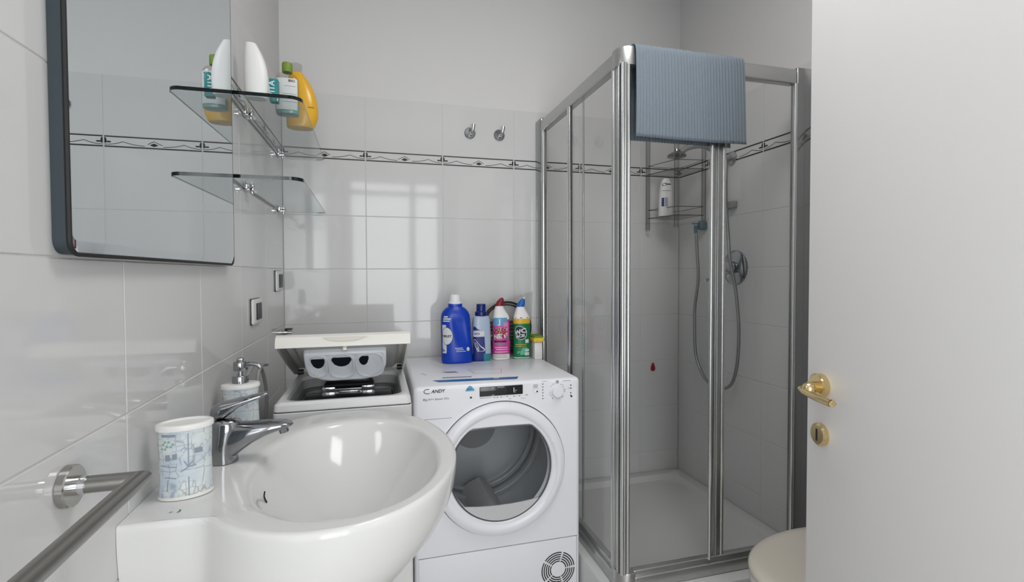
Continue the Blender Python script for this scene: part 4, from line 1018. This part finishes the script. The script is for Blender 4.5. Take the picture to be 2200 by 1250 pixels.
# ------------------------------------------------------------------ shower enclosure
t = thing('shower_enclosure', (1.155, 1.455, .18), 'corner shower enclosure with clear glass panels and polished aluminium profiles', 'shower enclosure')
FX0, FX1, FYa, FYb = 1.141, 1.176, 1.440, 1.475       # side frame x range, front frame y range
ZT0, ZT1, ZB0, ZB1 = 1.903, 1.955, .181, .240
def part(name, mat, *boxes, bev=.004, seg=3, label=None, par=None):
    b = bm_new()
    for bb in boxes: box(b, *bb, bev, seg)
    return obj(name, b, mat, par or t, True, 40, label)
RAILM = M('rail_aluminium', (186, 187, 186), .3, .9)
part('top_rail', RAILM, (FX0, FX1, FYb+.012, 2.235, ZT0, ZT1), bev=.007)
part('top_rail', RAILM, (FX1+.012, 1.838, FYa, FYb, ZT0, ZT1), bev=.007)
# rounded corner cap
def corner(name, z0_, z1_, mat, e=.0):
    b = bm_new(); r = .045
    out = [(FX1+.02+e, FYa-e)]
    out = [(FX0-e+r-r*math.sin(a), FYa-e+r-r*math.cos(a)) for a in [PI/2*i/10 for i in range(11)]]
    pts = [(FX1+.022, FYa-e)]+out+[(FX0-e, FYb+.022), (FX1, FYb+.022), (FX1, FYb), (FX1+.022, FYb)]
    loft(b, [[(x, y, z0_) for x, y in pts], [(x, y, z0_+.0) for x, y in pts][:], [(x, y, z1_-.004) for x, y in pts], [(x+(FX1-x)*.05, y+(FYb-y)*.05, z1_) for x, y in pts]][1:]); return obj(name, b, mat, t, True, 40)
corner('corner_connector', ZT0-.003, ZT1+.004, RAILM, .002); corner('corner_connector', ZB0+.0005, ZB1, RAILM, .002)
part('bottom_rail', RAILM, (FX0, FX1, FYb+.022, 2.235, ZB0, ZB0+.042), (FX0+.010, FX1, FYb+.022, 2.235, ZB0+.036, ZB1), bev=.004)
part('bottom_rail', RAILM, (FX1+.022, 1.838, FYa, FYb, ZB0, ZB0+.042), (FX1+.022, 1.838, FYa+.010, FYb, ZB0+.036, ZB1), bev=.004)
WPM = M('wall_profile_metal', (150, 152, 152), .12, .92)
part('wall_profile', WPM, (FX0, FX1-.004, 2.232, YB-.0005, ZB0, ZT1+.012), bev=.004)
part('wall_profile', WPM, (1.842, XR-.0005, FYa+.004, FYb, ZB0, ZT1+.008), bev=.003)
# end stiles of the fixed panels
def rib(name, mat, cx, cy, r, z0_, z1_, ex=1, ey=1):
    b = bm_new(); pts = ell(0, 0, 1, 1, 24); loft(b, [[(cx+x*r*ex, cy+y*r*ey, z0_) for x, y in pts], [(cx+x*r*ex, cy+y*r*ey, z1_) for x, y in pts]]); return obj(name, b, mat, t, True, 60)
zs0, zs1 = ZB1-.003, ZT0+.002
rib('stile', ALU, 1.150, 2.221, .009, zs0, zs1, 1, 1)
rib('stile', ALU, 1.836, 1.4475, .0075, zs0, zs1, 1, 1)
# panels: fixed by the walls, sliding towards the corner
def pane(x0_, x1_, y0_, y1_, name='glass_panel', lb=None): b = bm_new(); box(b, x0_, x1_, y0_, y1_, zs0, zs1); return obj(name, b, SHGLASS, t, False, 30, lb)
pane(1.158, 1.163, 1.870, 2.232); pane(1.147, 1.152, 1.512, 1.912, 'sliding_panel')
pane(1.512, 1.838, 1.461, 1.466); pane(1.172, 1.545, 1.449, 1.454, 'sliding_panel')
rib('stile', ALU, 1.1475, 1.890, .0085, zs0, zs1, .9, 1.6)
rib('door_seal', M('dark_seal', (60, 61, 63), .4), 1.148, 1.868, .004, zs0, zs1)
rib('stile', ALUD, 1.163, 1.785, .004, zs0, zs1)
# side corner stile: ridged
rib('corner_stile', ALU, 1.1505, 1.502, .0095, zs0, zs1, 1, 1); rib('corner_stile', ALUD, 1.152, 1.484, .0095, zs0, zs1, .9, 1.3)
rib('corner_stile', ALU, 1.150, 1.467, .007, zs0, zs1, .9, 1.1)
b = bm_new(); box(b, 1.147, 1.158, 1.4485, 1.4625, zs0, zs1); obj('magnetic_seal', b, RUBBER, t, False)
rib('corner_stile', ALU, 1.1525, 1.4465, .0068, zs0, zs1); rib('corner_stile', ALUD, 1.163, 1.4480, .0075, zs0, zs1, 1.2, .8); rib('corner_stile', ALU, 1.1735, 1.4465, .0062, zs0, zs1)
# front overlap stiles
rib('stile', ALU, 1.488, 1.4465, .0068, zs0, zs1, 1, 1)
part('stile', ALUD, (1.512, 1.540, 1.456, 1.470, zs0, zs1), bev=.003)
rib('stile', ALU, 1.546, 1.459, .0065, zs0, zs1, 1.1, .9)
rib('stile', ALUD, 1.520, 1.4555, .0035, zs0, zs1)

# ------------------------------------------------------------------ ribbed towel over the front rail
TWL = M('blue_grey_cotton', (120, 131, 141), .92, noise=(220, .10), bump=(500, .5, .0008))
b = bm_new()
TX0_, TX1_ = 1.186, 1.597
prof_y = [(1.4245, 1.668), (1.4240, 1.74), (1.4250, 1.82), (1.4265, 1.90), (1.4280, 1.940), (1.4320, 1.9575), (1.4420, 1.9640), (1.4580, 1.9645), (1.4740, 1.9640), (1.4840, 1.9560), (1.4875, 1.935), (1.4890, 1.85), (1.4900, 1.76), (1.4900, 1.672)]
PY = catmull([(0, a, c) for a, c in prof_y], 4)
nx = 420; rows = []
for j, p in enumerate(PY):
    v = j/(len(PY)-1); row = []
    a = PY[max(j-1, 0)]; c = PY[min(j+1, len(PY)-1)]; tg = (c-a).normalized(); nrm = Vector((0, -tg.z, tg.y)) 
    for i in range(nx+1):
        u = i/nx; x = TX0_+(TX1_-TX0_)*u
        fl = max(0, 1-v/.42)
        x += (.010*u*fl if v < .5 else 0)-.004*fl*(1-u)*0+.0012*math.sin(9*v+u*4)
        ribs = .0058*(abs(math.sin(u*PI*36+.5*math.sin(u*11)))**.7-.5)*(1 if u < .9 else .4)
        big = .0030*math.sin(u*9+v*3)*fl*.5
        q = p+nrm*(-ribs*1.0)+Vector((0, -.003*fl*(u-.3), -.003*fl*math.sin(u*3)))
        q = q+Vector((0, -abs(big), 0))*(1 if v < .5 else -1)
        row.append((x, q.y, q.z))
    rows.append(row)
loft(b, rows, False, False)
tw = obj('hanging_towel', b, TWL, None, True, 180)
tag(tw, 'blue grey ribbed towel hung over the top rail of the shower', 'towel')
so = tw.modifiers.new('thick', 'SOLIDIFY'); so.thickness = .0016; so.offset = 1

# ------------------------------------------------------------------ inside the shower
# corner rack
t = thing('corner_rack', (1.86, 2.20, 1.50), 'two tier clear plastic corner rack inside the shower', 'rack')
px = [(1.744, 2.285), (1.790, 2.105), (1.930, 2.085), (1.928, 2.292)]
for i, (x, y) in enumerate(px[:3]):
    zb = 1.452
    b = bm_new(); cyl(b, (x, y, zb), (x, y, 1.93), .0105, n=20); po = obj('post', b, RACKPL, t)
    b = bm_new(); cyl(b, (x, y, zb-.003), (x, y, zb+.001), .0115, n=20); obj('foot', b, GREYPL, po)
    b = bm_new()
    for s in (-1, 1): cyl(b, (x+s*.0102, y-.001, zb), (x+s*.0102, y-.001, 1.93), .0010, n=6)
    obj('edge_line', b, DARKPL, po)
for z in (1.512, 1.738):
    b = bm_new(); loft(b, [[(x, y, z-.002) for x, y in px], [(x, y, z+.002) for x, y in px]]); sh = obj('shelf_plate', b, RACKPL, t, False)
    for dz in (.0, .042):
        b = bm_new()
        P_ = [Vector((x, y, z+dz)) for x, y in px]
        tube(b, [P_[0], P_[1]], .0016, 8); tube(b, [P_[1], P_[2]], .0016, 8); tube(b, [P_[2], P_[3]], .0012, 8); tube(b, [P_[3], P_[0]], .0012, 8)
        obj('guard_wire', b, DARKPL, sh)
t = thing('shampoo_bottle', (1.785, 2.185, 1.515), 'white shampoo bottle standing in the shower corner rack', 'bottle')
B = Bottle(1.785, 2.185, 1.5145, [(0, .034, .020), (.003, .037, .023), (.05, .036, .023), (.11, .033, .022), (.15, .028, .020), (.178, .020, .016), (.187, .012, .011)], 2.6)
B.body('body', WPLAST, t)
B.patch('label', LBN, t, -PI/2-.55, .030, .046, .088, .0006); B.patch('label', M('silver_label', (214, 216, 220), .2, .6), t, -PI/2-.30, .016, .046, .090, .0010)
B.bars('fine_print', BLACK, t, -PI/2-.35, [(0, .124, .040, .0014)], .001)
b = bm_new(); f = B.fn(-PI/2-.45, .155, .0010); poly2d(b, f, ell(-.006, 0, .012, .007, 16, .15)); bar2d(b, f, .004, .022, -.001, .004, 4); obj('emblem', b, BLACK, t, False)
# shower head with arm
t = thing('overhead_shower', (1.94, 1.905, 1.75), 'chrome shower head on a grey arm below the towel inside the shower', 'shower')
b = bm_new(); lathe(b, [(.030, -.0004), (.030, -.006), (.018, -.012)], (XR, 1.905, 1.75), 'X', 32); obj('wall_rose', b, ALUD, t)
b = bm_new(); tube(b, [(XR-.006, 1.905, 1.75), (1.90, 1.905, 1.752), (1.85, 1.90, 1.775), (1.79, 1.90, 1.795), (1.72, 1.90, 1.785), (1.668, 1.90, 1.757)], .0135, 16, 6); obj('arm', b, ALUD, t)
b = bm_new(); lathe(b, [(.010, .030), (.012, .018), (.034, .008), (.040, .002), (.040, -.005), (.036, -.007), (.004, -.0072)], (1.655, 1.90, 1.742), 'Z', 36); obj('head', b, M('head_metal', (130, 131, 132), .2, 1), t)
# hose and hand shower bracket
t = thing('hose_bracket', (1.93, 2.10, 1.46), 'teal grey hose bracket on the right shower wall under the rack', 'bracket')
b = bm_new(); box(b, 1.908, XR-.0005, 2.072, 2.106, 1.440, 1.484, .010, 4); obj('block', b, M('teal_grey_plastic', (84, 108, 118), .3), t)
b = bm_new(); cyl(b, (1.898, 2.10, 1.425), (1.898, 2.10, 1.462), .0085, .010, 18); cyl(b, (1.878, 2.10, 1.471), (1.915, 2.10, 1.471), .003, n=10); obj('connector', b, M('teal_grey_plastic', (84, 108, 118), .3), t)
hose = [(1.90, 2.100, 1.426), (1.9, 2.090, 1.32), (1.9, 2.082, 1.198), (1.9, 2.105, 1.07), (1.9, 2.108, 0.991), (1.9, 2.098, 0.831), (1.9, 2.042, 0.738), (1.9, 1.99, .708), (1.9, 1.924, 0.701), (1.9, 1.865, .717), (1.9, 1.828, 0.762), (1.9, 1.804, 0.857), (1.9, 1.800, 0.999), (1.9, 1.822, 1.16), (1.885, 1.840, 1.284), (1.9, 1.872, 1.409), (1.9, 1.886, 1.535), (1.9, 1.888, 1.66), (1.905, 1.895, 1.74)]
b = bm_new(); tube(b, hose, .0072, 12, 6); h_ = obj('shower_hose', b, M('hose_metal', (150, 152, 154), .3, .8), None, True, 60)
tag(h_, 'looped flexible metal shower hose hanging on the right shower wall', 'hose')
t = thing('shower_mixer', (XR, 1.879, 1.253), 'round chrome shower mixer plate with lever on the right wall', 'mixer')
b = bm_new(); lathe(b, [(.076, -.0004), (.078, -.002), (.076, -.006), (.066, -.010), (.030, -.013), (.026, -.014)], (XR, 1.879, 1.253), 'X', 56); obj('plate', b, M('mixer_chrome', (170, 174, 178), .12, 1), t)
b = bm_new(); lathe(b, [(.029, -.010), (.029, -.040), (.026, -.046), (.010, -.047)], (XR, 1.879, 1.253), 'X', 36); obj('knob', b, M('mixer_chrome', (170, 174, 178), .12, 1), t)
b = bm_new(); tube(b, [(XR-.040, 1.881, 1.248), (XR-.075, 1.885, 1.232), (XR-.120, 1.890, 1.206), (XR-.146, 1.893, 1.194)], .0085, 14, 5); obj('lever', b, CHROME, t)
t = thing('reflection_block', (XR, 1.90, 1.535), 'small grey block standing in for a reflection on the right shower wall', 'reflection')
b = bm_new(); box(b, XR-.030, XR-.0005, 1.868, 1.955, 1.520, 1.552, .005, 3); obj('body', b, M('reflection_grey', (150, 151, 151), .4), t)  # solid grey block in place of a reflection on the tiles
t = thing('red_hook', (1.79, YB, .733), 'small dark red drop shaped hook low on the back shower wall', 'hook')
b = bm_new(); P_ = [(0, .024), (.006, .018), (.008, .010), (.012, .0), (.013, -.010), (.009, -.019), (0, -.022), (-.009, -.019), (-.013, -.010), (-.012, 0), (-.008, .010), (-.006, .018)]
loft(b, [[(1.79+x, YB-.0005, .733+z) for x, z in P_], [(1.79+x, YB-.006, .733+z) for x, z in P_], [(1.79+x*.7, YB-.010, .733+z*.7) for x, z in P_]]); obj('drop', b, M('dark_red_rubber', (150, 20, 46), .4), t)
b = bm_new(); cyl(b, (1.79, YB-.009, .728), (1.79, YB-.018, .730), .004, n=12); obj('peg', b, M('dark_red_rubber', (150, 20, 46), .4), t)

# ------------------------------------------------------------------ toilet, partly behind the door
t = thing('toilet', (1.66, 1.07, 0), 'toilet with closed cream lid between the shower and the door', 'toilet')
TCY = 1.065
def seat(z, g_, x_tip=1.358, xe=1.88, hw=.190):
    P_ = []; a = .30-g_; hb = hw-g_; cx = x_tip+.30
    for i in range(25):
        th_ = PI/2+PI*i/24; P_.append((cx+a*math.cos(th_), TCY+hb*math.sin(th_), z))
    P_ += [(cx+.10, TCY-hb*.98, z), (xe-g_, TCY-hb*.80, z), (xe-g_, TCY+hb*.80, z), (cx+.10, TCY+hb*.98, z)]
    return P_
b = bm_new(); loft(b, [seat(.398, .004), seat(.402, .0), seat(.414, .0), seat(.421, .008), seat(.4235, .03), seat(.4245, .10)]); obj('lid', b, M('cream_lid', (214, 208, 196), .25), t, True, 50)
b = bm_new(); loft(b, [seat(.374, .006), seat(.378, .002), seat(.391, .002), seat(.3965, .008)]); obj('seat', b, M('seat_white', (224, 222, 216), .2), t, True, 50)
b = bm_new(); loft(b, [seat(.0065, .075, 1.40), seat(.05, .085, 1.42), seat(.18, .07, 1.40), seat(.28, .03), seat(.345, .008), seat(.372, .004)]); obj('bowl', b, CERAMIC, t, True, 60)
b = bm_new(); box(b, 1.78, XR-.002, TCY-.18, TCY+.18, .4262, .78, .02, 4); obj('cistern', b, CERAMIC, t)

for o in bpy.data.objects:
    if o.parent is not None and o.name.split('.')[0] in ('fine_print', 'display_segments', 'panel_marks', 'stripes', 'vent_slots', 'sketch_marks', 'motif', 'lettering', 'model_lettering', 'brand_lettering', 'sticker_prints', 'green_print', 'guard_wire', 'edge_line', 'chip_mark'):
        o['kind'] = 'stuff'
